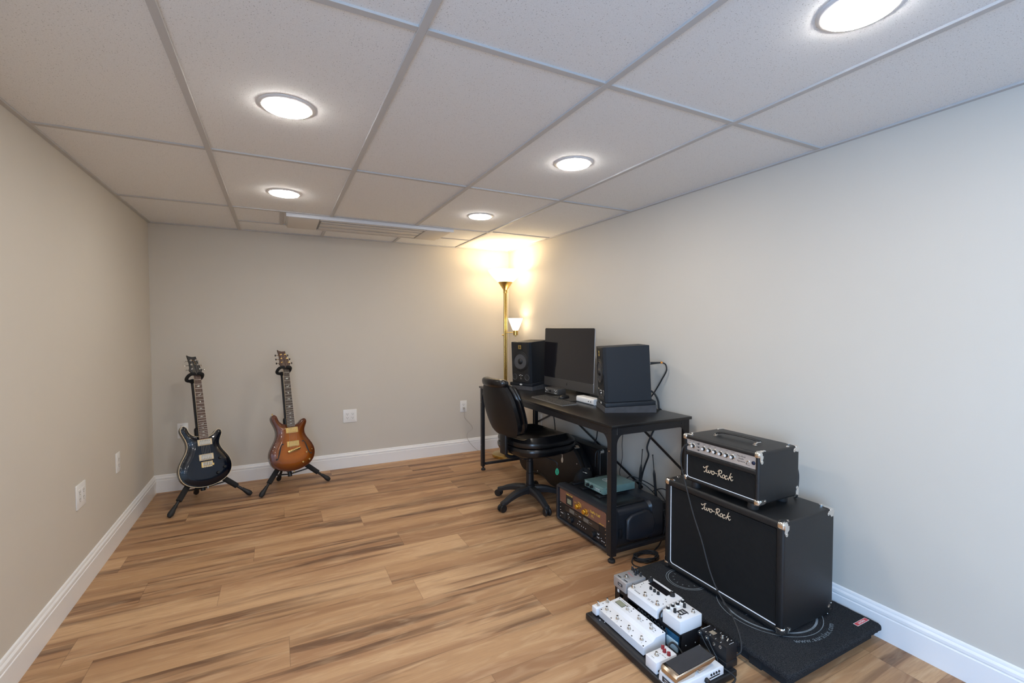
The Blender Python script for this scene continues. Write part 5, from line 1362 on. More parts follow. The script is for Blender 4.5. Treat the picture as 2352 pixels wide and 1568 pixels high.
def amp_box(t, x0, x1, y0, y1, z0, z1, fr):
    """tolex shell with a recessed front; fr = (margin sides, margin top, margin bottom)"""
    ms, mt, mb = fr
    def L(x, i, r, rec=0):
        if rec: return rect_loop(x, y0 + ms + i, y1 - ms - i, z0 + mb + i, z1 - mt - i, r)
        return rect_loop(x, y0 + i, y1 - i, z0 + i, z1 - i, r)
    def f(m):
        loft(m, [L(x0 + 0.0156, 0.001, 0.003, 1), L(x0 + 0.006, 0.0, 0.003, 1), L(x0 + 0.002, -0.0015, 0.004, 1), L(x0, -0.005, 0.006, 1), L(x0, 0.0095, 0.006), L(x0 + 0.0025, 0.0040, 0.009), L(x0 + 0.0060, 0.0010, 0.0105), L(x0 + 0.0105, 0.0, 0.011),
                 L(x1 - 0.0105, 0.0, 0.011), L(x1 - 0.006, 0.001, 0.0105), L(x1 - 0.0025, 0.004, 0.009), L(x1, 0.0095, 0.006)], 'tolex')
        loft(m, [L(x0 + 0.01558, 0.001, 0.003, 1), L(x0 + 0.01559, 0.03, 0.003, 1)], 'slot')
    part('cabinet', t, f)
def corners(t, x0, x1, y0, y1, z0, z1, s=0.028):
    for (cx, sx_) in ((x0, -1), (x1, 1)):
        for (cy, sy_) in ((y0, -1), (y1, 1)):
            for (cz, sz_) in ((z0, -1), (z1, 1)):
                part('metal_corner', t, lambda m: corner(m, (cx, cy, cz), sx_, sy_, sz_, s))
t = thing('speaker_cabinet', 'large black guitar amplifier speaker cabinet with white-edged woven grille, under the head', 'speaker cabinet')
CX0, CX1, CY0, CY1, CZ0, CZ1 = 2.545, 2.880, -3.252, -2.652, MZ + 0.008, 0.512
amp_box(t, CX0, CX1, CY0, CY1, CZ0, CZ1, (0.030, 0.030, 0.022))
part('grille', t, lambda m: m.box2((CX0 + 0.009, CY0 + 0.034, CZ0 + 0.026), (CX0 + 0.0155, CY1 - 0.034, CZ1 - 0.034), 'grille'))
def pip(m, x, y0, y1, z0, z1, r=0.0024):
    c = 0.012
    m.tube([(x, y1, z1), (x, y1, z0 + c), (x, y1 - c * 0.3, z0 + c * 0.3), (x, y1 - c, z0), (x, y0, z0)], r, 'piping', 8)
part('piping', t, lambda m: pip(m, CX0 + 0.0080, CY0 + 0.031, CY1 - 0.034, CZ0 + 0.026, CZ1 - 0.031), label='white piping')
part('logo', t, lambda m: logo(m, CX0 + 0.006, -2.943, 0.447, 1.0), label='cream script lettering')
corners(t, CX0, CX1, CY0, CY1, CZ0, CZ1, 0.034)
for x in (CX0 + 0.05, CX1 - 0.05):
    for y in (CY0 + 0.05, CY1 - 0.05): part('foot', t, lambda m: m.cyl((x, y, MZ + 0.001), (x, y, CZ0 + 0.003), 0.018, 'rubber'))
part('stud', t, lambda m: m.lathe([(0.008, 0), (0.006, 0.003), (0.001, 0.0035)], 'chrome', Matrix.Translation((CX0 + 0.07, CY1 - 0.02, CZ1)), 16))

t = thing('guitar_amplifier', 'black guitar amplifier head with silver knob panel, standing on the speaker cabinet', 'amplifier')
HX0, HX1, HY0, HY1, HZ0, HZ1 = 2.548, 2.812, -3.146, -2.760, 0.540, 0.754
amp_box(t, HX0, HX1, HY0, HY1, HZ0, HZ1, (0.018, 0.020, 0.016))
part('middle_rail', t, lambda m: m.box2((HX0 + 0.0005, HY0 + 0.012, 0.660), (HX0 + 0.05, HY1 - 0.012, 0.682), 'tolex', 0.007, 4))
part('grille', t, lambda m: m.box2((HX0 + 0.009, HY0 + 0.019, HZ0 + 0.018), (HX0 + 0.0155, HY1 - 0.019, 0.659), 'grille'))
part('piping', t, lambda m: pip(m, HX0 + 0.0070, HY0 + 0.019, HY1 - 0.021, HZ0 + 0.0175, 0.660, 0.0016), label='white piping')
part('logo', t, lambda m: logo(m, HX0 + 0.005, -2.950, 0.618, 1.0), label='cream script lettering')
part('control_panel', t, lambda m: m.box2((HX0 + 0.008, HY0 + 0.018, 0.682), (HX0 + 0.0155, HY1 - 0.018, HZ1 - 0.019), 'panel_silver', 0.0005, 1), label='silver control panel')
px_ = HX0 + 0.008
for k, y in enumerate((-2.816, -2.875, -2.905, -2.934, -2.963, -2.992, -3.021)):
    kn = part('knob', t, lambda m: m.lathe([(0.0118, 0), (0.0115, 0.0015), (0.0095, 0.0030), (0.0080, 0.0034)], 'chrome', face_x((px_, y, 0.708)), 28))
    part('knob_cap', kn, lambda m: (m.lathe([(0.0088, 0.0030), (0.0078, 0.0130), (0.0070, 0.0138)], 'black_plastic', face_x((px_, y, 0.708)), 24), m.lathe([(0.0066, 0.0132), (0.0060, 0.0145), (0.001, 0.0146)], 'mark', face_x((px_, y, 0.708)), 20)))
for z in (0.723, 0.708, 0.694):
    part('mini_toggle', t, lambda m: (m.lathe([(0.0032, 0), (0.0032, 0.003)], 'dark_print', face_x((px_, -2.846, z)), 10), m.cyl((px_ - 0.002, -2.846, z), (px_ - 0.011, -2.844, z + 0.003), 0.0013, 'dark_print', seg=8)))
part('standby_switch', t, lambda m: (m.lathe([(0.0062, 0), (0.0058, 0.003), (0.003, 0.0034)], 'chrome', face_x((px_, -3.093, 0.706)), 6), m.cyl((px_ - 0.003, -3.093, 0.706), (px_ - 0.013, -3.093, 0.699), 0.0018, 'chrome', 0.0026, 10)))
part('indicator_lamp', t, lambda m: m.sph((px_ - 0.001, -3.116, 0.707), 0.008, 'dark_blue', (0.7, 1, 1)), label='dark blue jewel lamp')
def plet(m):
    f = lambda y, z: face_x((px_ - 0.0002, y, z))
    for i, s_ in enumerate(('Two-Rock', 'Studio', 'Signature')): m.text(s_, 0.0095, 'dark_print', f(-3.059, 0.7205 - 0.0105 * i), 0.0002, shear=0.3)
    for y, s_ in ((-2.798, 'INPUT'), (-2.816, 'GAIN'), (-2.846, 'EQ'), (-2.875, 'TREBLE'), (-2.905, 'MIDDLE'), (-2.934, 'BASS'), (-2.963, 'REVERB'), (-2.992, 'MASTER'), (-3.021, 'PRESENCE')):
        m.scrib(0.0022 * len(s_), 0.0024, 'dark_print', f(y, 0.7285), 1, 0.0002)
    m.scrib(0.014, 0.0022, 'dark_print', f(-3.093, 0.692), 1, 0.0002)
part('lettering', t, plet)
corners(t, HX0, HX1, HY0, HY1, HZ0, HZ1, 0.027)
def hdl(m):
    P = spline([Vector(p) for p in ((2.665, -2.855, HZ1 + 0.010), (2.668, -2.870, HZ1 + 0.0155), (2.672, -2.905, HZ1 + 0.0185), (2.675, -2.955, HZ1 + 0.0195), (2.678, -3.005, HZ1 + 0.0185), (2.681, -3.040, HZ1 + 0.0155), (2.683, -3.055, HZ1 + 0.010))], 5)
    vv, ff = [], []
    for p in P:
        for k in range(12): a = 2 * pi * k / 12; vv.append(p + Vector((0.0125 * cos(a), 0, 0.0048 * sin(a))))
    for i in range(len(P) - 1):
        for k in range(12): a = i * 12 + k; b = i * 12 + (k + 1) % 12; ff.append((a, b, b + 12, a + 12))
    ff.append(tuple(range(12))); ff.append(tuple(range(len(vv) - 12, len(vv)))); m.add(vv, ff, 'tolex')
h_ = part('carry_handle', t, hdl)
for y in (-2.857, -3.053):
    part('handle_bracket', h_, lambda m: (m.box((2.656, y, HZ1 + 0.004), (0.012, 0.012, 0.008), 'chrome', 0.002), m.box((2.646, y - 0.004, HZ1 + 0.0015), (0.012, 0.016, 0.0025), 'chrome', 0.001), m.cyl((2.66, y, HZ1 + 0.008), (2.69, y, HZ1 + 0.008), 0.0035, 'chrome')))
for x, y in ((HX0 + 0.045, HY1 - 0.014), (HX0 + 0.050, HY0 + 0.014), (HX1 - 0.06, HY0 + 0.014), (HX1 - 0.04, HY1 - 0.014)): part('stud', t, lambda m: m.lathe([(0.0065, 0), (0.005, 0.0024), (0.001, 0.003)], 'chrome', Matrix.Translation((x, y, HZ1)), 16))
for x in (HX0 + 0.030, HX1 - 0.045):
    for y in (HY0 + 0.045, HY1 - 0.055): part('foot', t, lambda m: m.lathe([(0.001, 0), (0.020, 0), (0.022, 0.004), (0.0195, HZ0 - CZ1 + 0.001), (0.001, HZ0 - CZ1 + 0.001)], 'rubber', Matrix.Translation((x, y, CZ1 + 0.0003)), 24))
t = thing('instrument_cable', 'long black guitar cable from the amplifier head down to the pedalboard', 'cable')
part('jack_plug', t, lambda m: (m.cyl((px_ - 0.001, -2.797, 0.711), (px_ - 0.018, -2.797, 0.7115), 0.0048, 'nickel'), m.cyl((px_ - 0.016, -2.797, 0.7115), (px_ - 0.040, -2.797, 0.707), 0.0058, 'rubber', 0.0045), m.lathe([(0.0075, 0), (0.0075, 0.002)], 'nickel', face_x((px_, -2.797, 0.711)), 6)))
part('cable', t, lambda m: m.tube([(px_ - 0.038, -2.797, 0.7075), (2.500, -2.800, 0.692), (2.492, -2.801, 0.638), (2.475, -2.837, 0.572), (2.455, -2.906, 0.442), (2.443, -2.962, 0.352), (2.430, -3.016, 0.248), (2.420, -3.067, 0.186), (2.400, -3.142, 0.145), (2.376, -3.195, 0.105), (2.356, -3.218, 0.068), (2.342, -3.216, 0.054), (2.322, -3.212, 0.050)], 0.0034, 'rubber', 10, 8), angle=80)
cable('speaker_lead', [(2.815, -3.09, 0.69), (2.842, -3.105, 0.675), (2.855, -3.115, 0.62), (2.845, -3.12, 0.56), (2.84, -3.12, 0.523), (2.86, -3.10, 0.5185)], 0.0045, 'short black lead behind the amplifier head, bowing out against the wall')

# ------------------------------------------------------------------ floor cables by the rack
cable('coiled_cable', [(2.615 + (0.075 - 0.004 * (k % 5)) * cos(k * 0.52), -2.455 + (0.052 - 0.003 * (k % 5)) * sin(k * 0.52), 0.0045 + 0.0032 * (k / 12)) for k in range(75)], 0.0034, 'black cable coiled in loops on the floor between desk leg and platform', k=4)
cable('coil_tail', [(2.545, -2.435, 0.022), (2.515, -2.455, 0.006), (2.505, -2.49, 0.004), (2.53, -2.53, 0.004)], 0.0034, 'loose end of black cable beside the coil on the floor')
cable('rack_cable', [(2.80, -2.10, 0.27), (2.83, -2.10, 0.285), (2.86, -2.13, 0.285), (2.89, -2.19, 0.255), (2.90, -2.27, 0.20), (2.88, -2.33, 0.12), (2.86, -2.34, 0.05), (2.79, -2.38, 0.012), (2.72, -2.41, 0.004), (2.68, -2.43, 0.004)], 0.0034, 'black cable looping from behind the teal box to the floor')
cable('rack_cable', [(2.80, -2.06, 0.275), (2.85, -2.06, 0.30), (2.90, -2.10, 0.285), (2.935, -2.20, 0.25), (2.95, -2.29, 0.16), (2.93, -2.34, 0.06), (2.90, -2.36, 0.01)], 0.0034, 'black cable arching over the receiver behind the rack')
cable('rack_cable', [(2.87, -2.24, 0.26), (2.93, -2.26, 0.27), (2.97, -2.32, 0.24), (2.975, -2.40, 0.20), (2.97, -2.46, 0.15)], 0.0034, 'black cable arcing between rack and speaker cabinet near the baseboard')
cable('rack_cable', [(2.87, -2.31, 0.16), (2.93, -2.34, 0.185), (2.97, -2.40, 0.21), (2.985, -2.48, 0.20)], 0.0034, 'black cable crossing upward behind the speaker cabinet edge')
cable('rack_cable', [(2.87, -2.33, 0.12), (2.92, -2.38, 0.10), (2.96, -2.44, 0.085), (2.985, -2.52, 0.08)], 0.0034, 'lowest black cable running behind the speaker cabinet')
cable('rack_cable', [(2.89, -2.345, 0.004), (2.92, -2.38, 0.010), (2.96, -2.42, 0.004), (2.90, -2.46, 0.004), (2.86, -2.42, 0.012), (2.90, -2.38, 0.004)], 0.0034, 'tangled black cable on the floor behind the rack case')

# ------------------------------------------------------------------ pedalboard
PX0, PX1, PY0, PY1 = 2.012, 2.300, -3.245, -2.728
t = thing('pedalboard', 'black two-tier metal pedalboard on the wood floor, covered with effects pedals', 'pedalboard')
PT = 0.030                         # lower deck level
def rail(m, x0, x1, z0, z1):
    m.box2((x0, PY0, z0), (x1, PY1, z1), 'black_metal', 0.005, 3)
part('front_rail', t, lambda m: (rail(m, PX0, PX0 + 0.020, 0.004, 0.030), m.box2((PX0 + 0.0204, PY0 + 0.005, 0.008), (PX0 + 0.058, PY1 - 0.005, 0.0262), 'black_metal', 0.004, 2)))
part('lower_deck', t, lambda m: m.box2((PX0 + 0.0585, PY0 + 0.004, 0.008), (PX1 - 0.014, PY1 - 0.004, 0.0295), 'black_metal', 0.002))
part('rear_rail', t, lambda m: m.box2((PX1 - 0.0135, PY0, 0.004), (PX1, PY1, 0.030), 'black_metal', 0.005, 3))
for y in (PY0, PY1 - 0.012): part('end_cap', t, lambda m: m.box2((PX0 + 0.004, y, 0.002), (PX1 - 0.003, y + 0.012, 0.0298), 'black_plastic', 0.005, 3))
for x in (PX0 + 0.03, PX1 - 0.04):
    for y in (PY0 + 0.04, PY1 - 0.04): part('rubber_foot', t, lambda m: m.cyl((x, y, 0), (x, y, 0.009), 0.010, 'rubber'))
RX0, RX1, RY0, RY1, RT = 2.184, 2.292, -3.093, -2.716, 0.1005
def riser(m):
    m.box2((RX0, RY0, RT - 0.006), (RX1, RY1, RT), 'black_metal', 0.002)
    # front face with lozenge windows
    zz0, zz1 = 0.030, RT - 0.004
    m.box2((RX0, RY0, zz1 - 0.016), (RX0 + 0.003, RY1, zz1), 'black_metal')
    for y in (RY0, -2.80, -2.90, -3.0, RY1 - 0.030): m.box2((RX0, y, zz0), (RX0 + 0.003, y + 0.030, zz1 - 0.015), 'black_metal')
    m.box2((RX0, RY0, zz0), (RX0 + 0.003, RY1, zz0 + 0.010), 'black_metal')
    m.box2((RX0, RY0, zz0), (RX1, RY0 + 0.003, zz1), 'black_metal'); m.box2((RX0, RY1 - 0.003, zz0), (RX1, RY1, zz1), 'black_metal')
    m.box2((RX1 - 0.003, RY0, zz0), (RX1, RY1, zz1), 'black_metal')
    for x, z in ((2.21, 0.052), (2.26, 0.048)): m.lathe([(0.0022, 0), (0.0018, 0.001)], 'mark', basis((1, 0, 0), (0, 0, 1), (0, -1, 0), (x, RY0, z)), 8)
part('riser', t, riser)
part('maker_badge', t, lambda m: m.box2((RX0 - 0.0008, RY1 - 0.028, 0.080), (RX0, RY1 - 0.016, 0.093), 'mark'))
part('rail_screws', t, lambda m: [m.lathe([(0.0024, 0), (0.002, 0.001)], 'mark', Matrix.Translation((x, y, 0.0262)), 8) for x, y in ((2.040, -2.792), (2.049, -2.812))])

def foot_switch(parent, x, y, z, r=0.0055, h=0.016):
    def f(m):
        X = Matrix.Translation((x, y, z))
        m.lathe([(r * 1.55, 0), (r * 1.55, 0.0022), (r * 1.2, 0.0028)], 'nickel', X, 6); m.lathe([(r * 1.15, 0.0025), (r * 1.05, 0.006)], 'nickel', X, 16)
        m.lathe([(r * 0.75, 0.005), (r * 0.75, h * 0.72), (r * 0.95, h * 0.74), (r, h * 0.86), (r * 0.8, h * 0.97), (0.0005, h)], 'chrome', X, 18)
    part('footswitch', parent, f)
def knob(parent, x, y, z, r=0.0062, h=0.013, mat_='black_plastic', name='knob', dot='mark', a=0.8):
    def f(m):
        X = Matrix.Translation((x, y, z))
        m.lathe([(r * 1.05, 0), (r, h * 0.25), (r * 0.88, h * 0.92), (r * 0.74, h), (0.0005, h)], mat_, X, 20)
        m.box((cos(a) * r * 0.45, sin(a) * r * 0.45, h + 0.0002), (r * 0.55, 0.0011, 0.0006), dot, 0, 1, X)
    part(name, parent, f)
def led(parent, x, y, z, r=0.0022, mat_='dark_print', name='indicator'):
    part(name, parent, lambda m: m.lathe([(r, 0), (r * 0.9, 0.0012), (0.0003, 0.0016)], mat_, Matrix.Translation((x, y, z)), 12))

# mini two-switch pedal
t = thing('switch_pedal', 'small plain white two-button pedal at the far corner of the lower deck', 'effects pedal', (0, 0, 0), 0, 'pedals on the board')
part('enclosure', t, lambda m: m.box2((2.038, -2.770, PT), (2.128, -2.738, PT + 0.033), 'pedal_white', 0.004, 3))
foot_switch(t, 2.058, -2.755, PT + 0.033, 0.0048, 0.019); foot_switch(t, 2.108, -2.755, PT + 0.033, 0.0048, 0.019); led(t, 2.086, -2.754, PT + 0.033)
# midi switcher: stepped wedge
t = thing('midi_switcher', 'long white pedal switcher with seven footswitches and small display on the lower deck', 'effects pedal', (0, 0, 0), 0, 'pedals on the board')
sy0, sy1 = -3.038, -2.773
part('enclosure', t, lambda m: m.prism([(2.050, PT), (2.162, PT), (2.162, PT + 0.053), (2.112, PT + 0.049), (2.098, PT + 0.037), (2.050, PT + 0.030)], 0, sy1 - sy0, 'pedal_white', basis((1, 0, 0), (0, 0, 1), (0, -1, 0), (0, sy1, 0)), 0.0015, 2), angle=25)
def zt(x): return PT + (0.030 + (x - 2.050) / 0.048 * 0.007 if x < 2.098 else 0.049 + (x - 2.112) / 0.050 * 0.004)
lo_t = Matrix.Rotation(-atan2(0.007, 0.048), 4, 'Y'); hi_t = Matrix.Rotation(-atan2(0.004, 0.050), 4, 'Y')
part('display', t, lambda m: (m.box((0, 0, 0.0004), (0.026, 0.046, 0.0010), 'dark_print', 0, 1, Matrix.Translation((2.134, -2.812, zt(2.134))) @ hi_t), m.box((0, 0, 0.0012), (0.0235, 0.043, 0.0004), 'lcd', 0, 1, Matrix.Translation((2.134, -2.812, zt(2.134))) @ hi_t)))
for y in (-2.797, -2.865, -2.935, -3.005): foot_switch(t, 2.072, y, zt(2.072) + 0.0003, 0.0052, 0.015); led(t, 2.078, y - 0.016, zt(2.078) + 0.0003)
for y in (-2.857, -2.925, -2.993): foot_switch(t, 2.132, y, zt(2.132) + 0.0003, 0.0052, 0.015); led(t, 2.138, y - 0.016, zt(2.138) + 0.0003)
part('panel_screws', t, lambda m: [m.lathe([(0.0030, 0), (0.0026, 0.0012), (0.0004, 0.0014)], 'dark_print', Matrix.Translation((x, y, zt(x))), 12) for x, y in
     ((2.056, -2.781), (2.056, -2.845), (2.056, -2.905), (2.056, -2.968), (2.056, -3.031), (2.155, -2.781), (2.155, -2.867), (2.155, -2.945), (2.155, -3.031))])
def msl(m):
    X = Matrix.Translation((2.153, -2.822, zt(2.153) + 0.0004)) @ hi_t @ basis((0, -1, 0), (1, 0, 0), (0, 0, 1)); m.text('MASTERMIND PBC 6X', 0.0058, 'dark_print', X, 0.0001)
    for k, y in enumerate((-2.808, -2.876, -2.946, -3.016)): m.text(str(k + 1), 0.007, 'display_grey', Matrix.Translation((2.061, y, zt(2.061) + 0.0005)) @ basis((0, -1, 0), (1, 0, 0), (0, 0, 1)), 0.0001)
    for y in (-2.872, -2.940, -3.008): m.box((2.128, y, zt(2.128) + 0.0003), (0.0012, 0.010, 0.0003), 'dark_print')
    m.tube([(2.150 + 0.006 * cos(a), -2.972 + 0.006 * sin(a), zt(2.150) + 0.0006) for a in [2 * pi * k / 16 for k in range(16)]], 0.0007, 'dark_print', 5, 0, True)
    m.box((2.150, -2.972, zt(2.150) + 0.0005), (0.010, 0.0012, 0.0004), 'dark_print'); m.box((2.150, -2.972, zt(2.150) + 0.0005), (0.0012, 0.010, 0.0004), 'dark_print')
    m.text('RJM MUSIC', 0.0045, 'dark_print', Matrix.Translation((2.144, -2.993, zt(2.144) + 0.0005)) @ basis((0, -1, 0), (1, 0, 0), (0, 0, 1)), 0.0001)
part('lettering', t, msl)
for k in range(9):
    y = -2.868 - 0.0185 * k
    t2 = thing('patch_cable', 'right-angle patch plug and cable in the row behind the white switcher', 'cable', (0, 0, 0), 0, 'patch plugs behind the white switcher')
    part('plug', t2, lambda m: (m.cyl((2.163, y, PT + 0.036), (2.167, y, PT + 0.036), 0.0045, 'nickel'), m.box((2.172, y - 0.001, PT + 0.037), (0.0095, 0.012, 0.012), 'clear_cable', 0.003)))
    part('cable', t2, lambda m: m.tube([(2.172, y - 0.002, PT + 0.042), (2.174, y - 0.009, PT + 0.056), (2.176, y - 0.015, PT + 0.042), (2.177, y - 0.012, PT + 0.012)], 0.0020, 'clear_cable', 8, 5))
# red-knob pedal
t = thing('boost_pedal', 'small white pedal with three dark red knobs between switcher and treadle', 'effects pedal', (0, 0, 0), 0, 'pedals on the board')
part('enclosure', t, lambda m: m.box2((2.022, -3.132, PT), (2.122, -3.078, PT + 0.043), 'pedal_white', 0.003, 2))
foot_switch(t, 2.052, -3.103, PT + 0.043, 0.0055, 0.013)
for x, y in ((2.090, -3.087), (2.082, -3.103), (2.084, -3.122)): knob(t, x + 0.008, y, PT + 0.043, 0.0068, 0.0115, 'red_knob')
led(t, 2.068, -3.103, PT + 0.043, 0.0016); part('lettering', t, lambda m: (m.scrib(0.020, 0.003, 'display_grey', top_x((2.072, -3.118, PT + 0.0431)), 2), m.scrib(0.014, 0.002, 'display_grey', top_x((2.034, -3.103, PT + 0.0431)), 1)))
part('side_jack', t, lambda m: m.cyl((2.033, -3.1318, PT + 0.012), (2.033, -3.1335, PT + 0.012), 0.0035, 'slot'))
# treadle pedal (wah)
t = thing('wah_pedal', 'white foot treadle pedal with chrome rocker and ribbed black tread at the front', 'effects pedal', (0, 0, 0), 0, 'pedals on the board')
wy1, wy0 = -3.146, -3.238
def wbase(m):
    pr = [(2.018, PT), (2.238, PT), (2.238, PT + 0.028), (2.218, PT + 0.034), (2.034, PT + 0.034), (2.020, PT + 0.026)]
    m.prism(pr, 0, wy1 - wy0, 'pedal_white', basis((1, 0, 0), (0, 0, 1), (0, -1, 0), (0, wy1, 0)), 0.004, 3)
part('base', t, wbase)
RKX = Matrix.Translation((2.115, (wy0 + wy1) / 2, PT + 0.046)) @ Matrix.Rotation(radians(-3), 4, 'Y')
def rocker(m):
    sp = [(-0.098, 0.012), (-0.096, -0.006), (-0.070, -0.009), (-0.012, -0.014), (-0.009, -0.004), (0.0, 0.001), (0.009, -0.004), (0.012, -0.014), (0.060, -0.004), (0.092, 0.006), (0.092, 0.018), (-0.090, 0.018)]
    m.prism(sp, -0.036, 0.036, 'tread_chrome', RKX @ basis((1, 0, 0), (0, 0, 1), (0, -1, 0)), 0.004, 3)
part('treadle', t, rocker, label='chrome rocker plate')
part('ribbed_tread', t, lambda m: m.box((0.004, 0, 0.0192), (0.166, 0.064, 0.0028), 'tread', 0.001, 1, RKX), label='ribbed black rubber')
def wk(m):
    Y = basis((1, 0, 0), (0, 0, 1), (0, -1, 0), (0, wy0, 0))
    for k in range(4): m.lathe([(0.0042, 0), (0.0036, 0.003)], 'slot', Y @ Matrix.Translation((2.172 + 0.013 * k, PT + 0.022, 0)), 14)
    m.box((2.190, PT + 0.011, 0.0004), (0.052, 0.0040, 0.0008), 'case_brown', 0, 1, Y)
part('side_holes', t, wk)
part('side_knob', t, lambda m: m.cyl((2.146, wy0, PT + 0.014), (2.146, wy0 - 0.014, PT + 0.014), 0.0085, 'black_plastic', 0.0075, 20, 0.001))
part('name_plate', t, lambda m: (m.box((2.0178, -3.190, PT + 0.014), (0.001, 0.050, 0.017), 'dark_print'), m.scrib(0.034, 0.004, 'mark', face_x((2.0173, -3.190, PT + 0.017)), 2), m.scrib(0.030, 0.003, 'mark', face_x((2.0173, -3.190, PT + 0.010)), 3)))
# grey pedal on the riser
zr = RT + 0.0003
t = thing('overdrive_pedal', 'silver grey pedal with five tall black knobs at the far end of the riser', 'effects pedal', (0, 0, 0), 0, 'pedals on the board')
part('enclosure', t, lambda m: m.box2((2.176, -2.797, zr), (2.290, -2.713, zr + 0.047), 'pedal_grey', 0.004, 2))
foot_switch(t, 2.213, -2.757, zr + 0.047, 0.006, 0.012)
for x, y in ((2.278, -2.722), (2.274, -2.740), (2.262, -2.761), (2.277, -2.758), (2.275, -2.779)): knob(t, x, y, zr + 0.047, 0.0052, 0.017)
def gp(m):
    z = zr + 0.0472
    m.box2((2.187, -2.790, z), (2.193, -2.727, z + 0.0003), 'dark_print'); m.scrib(0.018, 0.0035, 'mark', top_x((2.190, -2.758, z + 0.0003)), 1)
    m.tube([(2.246, -2.728, z), (2.250, -2.733, z), (2.243, -2.736, z), (2.247, -2.742, z), (2.242, -2.745, z), (2.246, -2.751, z), (2.241, -2.757, z), (2.244, -2.766, z)], 0.0006, 'red_print', 5, 3)
    m.box2((2.1755, -2.773, zr + 0.018), (2.176, -2.743, zr + 0.031), 'dark_print'); m.scrib(0.018, 0.006, 'mark', face_x((2.1755, -2.758, zr + 0.0245)), 1)
    m.tube([(2.213 + 0.012 * cos(a), -2.757 + 0.014 * sin(a), z) for a in [2 * pi * k / 20 for k in range(20)]], 0.0005, 'dark_print', 5, 0, True)
part('lettering', t, gp)
# wide white pedal with display
t = thing('effects_processor', 'wide white effects pedal with black display and knobs in the middle of the riser', 'effects pedal', (0, 0, 0), 0, 'pedals on the board')
ax0, ax1, ay0, ay1, az = 2.170, 2.312, -2.984, -2.812, zr + 0.043
part('enclosure', t, lambda m: m.prism([(ax0, zr), (ax1, zr), (ax1, az + 0.004), (ax0 + 0.006, az - 0.002), (ax0, az - 0.010)], 0, ay1 - ay0, 'pedal_white', basis((1, 0, 0), (0, 0, 1), (0, -1, 0), (0, ay1, 0)), 0.003, 2), angle=25)
za = lambda x: az - 0.002 + (x - ax0 - 0.006) / (ax1 - ax0 - 0.006) * 0.006 + 0.0003
tt_ = Matrix.Rotation(-atan2(0.006, 0.136), 4, 'Y')
part('display', t, lambda m: m.box((0, 0, 0.0004), (0.034, 0.105, 0.0010), 'screen', 0, 1, Matrix.Translation((2.282, -2.888, za(2.282))) @ tt_))
for y in (-2.826, -2.895, -2.964): foot_switch(t, 2.190 if y > -2.85 else 2.192, y, za(2.19), 0.0058, 0.016)
for y in (-2.872, -2.893, -2.914): knob(t, 2.246, y, za(2.246), 0.0062, 0.011)
for y in (-2.828, -2.951): knob(t, 2.288, y, za(2.288), 0.0105, 0.016)
for x, y in ((2.236, -2.828), (2.250, -2.824), (2.220, -2.838), (2.246, -2.955), (2.236, -2.968), (2.220, -2.905), (2.215, -2.972)): led(t, x, y, za(x), 0.0020, 'display_grey', 'button')
def h9(m):
    m.text('Eventide', 0.010, 'dark_print', Matrix.Translation((2.184, -2.858, za(2.184))) @ tt_ @ basis((0, -1, 0), (1, 0, 0), (0, 0, 1)), 0.0001)
    m.text('H', 0.015, 'dark_print', Matrix.Translation((2.188, -2.921, za(2.188))) @ tt_ @ basis((0, -1, 0), (1, 0, 0), (0, 0, 1)), 0.0001); m.text('90', 0.015, 'display_grey', Matrix.Translation((2.188, -2.939, za(2.188))) @ tt_ @ basis((0, -1, 0), (1, 0, 0), (0, 0, 1)), 0.0001)
part('lettering', t, h9)
part('side_port', t, lambda m: m.box2((2.270, ay0 - 0.0008, zr + 0.022), (2.305, ay0, zr + 0.040), 'slot'))
t2 = thing('patch_cable', 'two short black cables looping beside the wide white pedal', 'cable')
for dz in (0.0, 0.004): part('loop', t2, lambda m: m.tube([(2.212, ay0 - 0.004, zr + 0.028 + dz), (2.192 - dz, ay0 - 0.008, zr + 0.034), (2.178 - dz, ay0 - 0.010, zr + 0.022), (2.180 - dz, ay0 - 0.012, zr + 0.006), (2.200, ay0 - 0.014, zr + 0.003)], 0.0021, 'rubber', 8, 6))
# four-knob white pedal
t = thing('delay_pedal', 'tall white pedal with black and white skirted knobs at the near end of the riser', 'effects pedal', (0, 0, 0), 0, 'pedals on the board')
dx0, dx1, dy0, dy1, dz_ = 2.180, 2.296, -3.093, -3.003, zr + 0.050
part('enclosure', t, lambda m: m.box2((dx0, dy0, zr), (dx1, dy1, dz_), 'pedal_white', 0.003, 2))
def skirt(x, y):
    kn = part('knob', t, lambda m: m.lathe([(0.0112, 0), (0.0108, 0.0020), (0.0070, 0.0055)], 'mark', Matrix.Translation((x, y, dz_)), 24))
    part('knob_cap', kn, lambda m: (m.lathe([(0.0072, 0.0048), (0.0066, 0.0140), (0.0060, 0.0146)], 'black_plastic', Matrix.Translation((x, y, dz_)), 20), m.lathe([(0.0054, 0.0140), (0.0050, 0.0152), (0.0004, 0.0153)], 'mark', Matrix.Translation((x, y, dz_)), 18)))
for x, y in ((2.197, -3.016), (2.224, -3.014), (2.250, -3.014), (2.280, -3.012)): skirt(x, y)
knob(t, 2.208, -3.040, dz_, 0.0060, 0.015); knob(t, 2.266, -3.034, dz_, 0.0060, 0.015)
foot_switch(t, 2.198, -3.072, dz_, 0.0052, 0.012); foot_switch(t, 2.270, -3.073, dz_, 0.0052, 0.013); led(t, 2.246, -3.070, dz_, 0.0030, 'display_grey')
def dl(m):
    m.box2((2.216, -3.066, dz_), (2.252, -3.038, dz_ + 0.0004), 'dark_print'); m.scrib(0.020, 0.008, 'mark', top_x((2.240, -3.052, dz_ + 0.0004)), 1)
    m.box2((2.222, -3.060, dz_ + 0.0004), (2.229, -3.046, dz_ + 0.0007), 'mark')
part('lettering', t, dl)
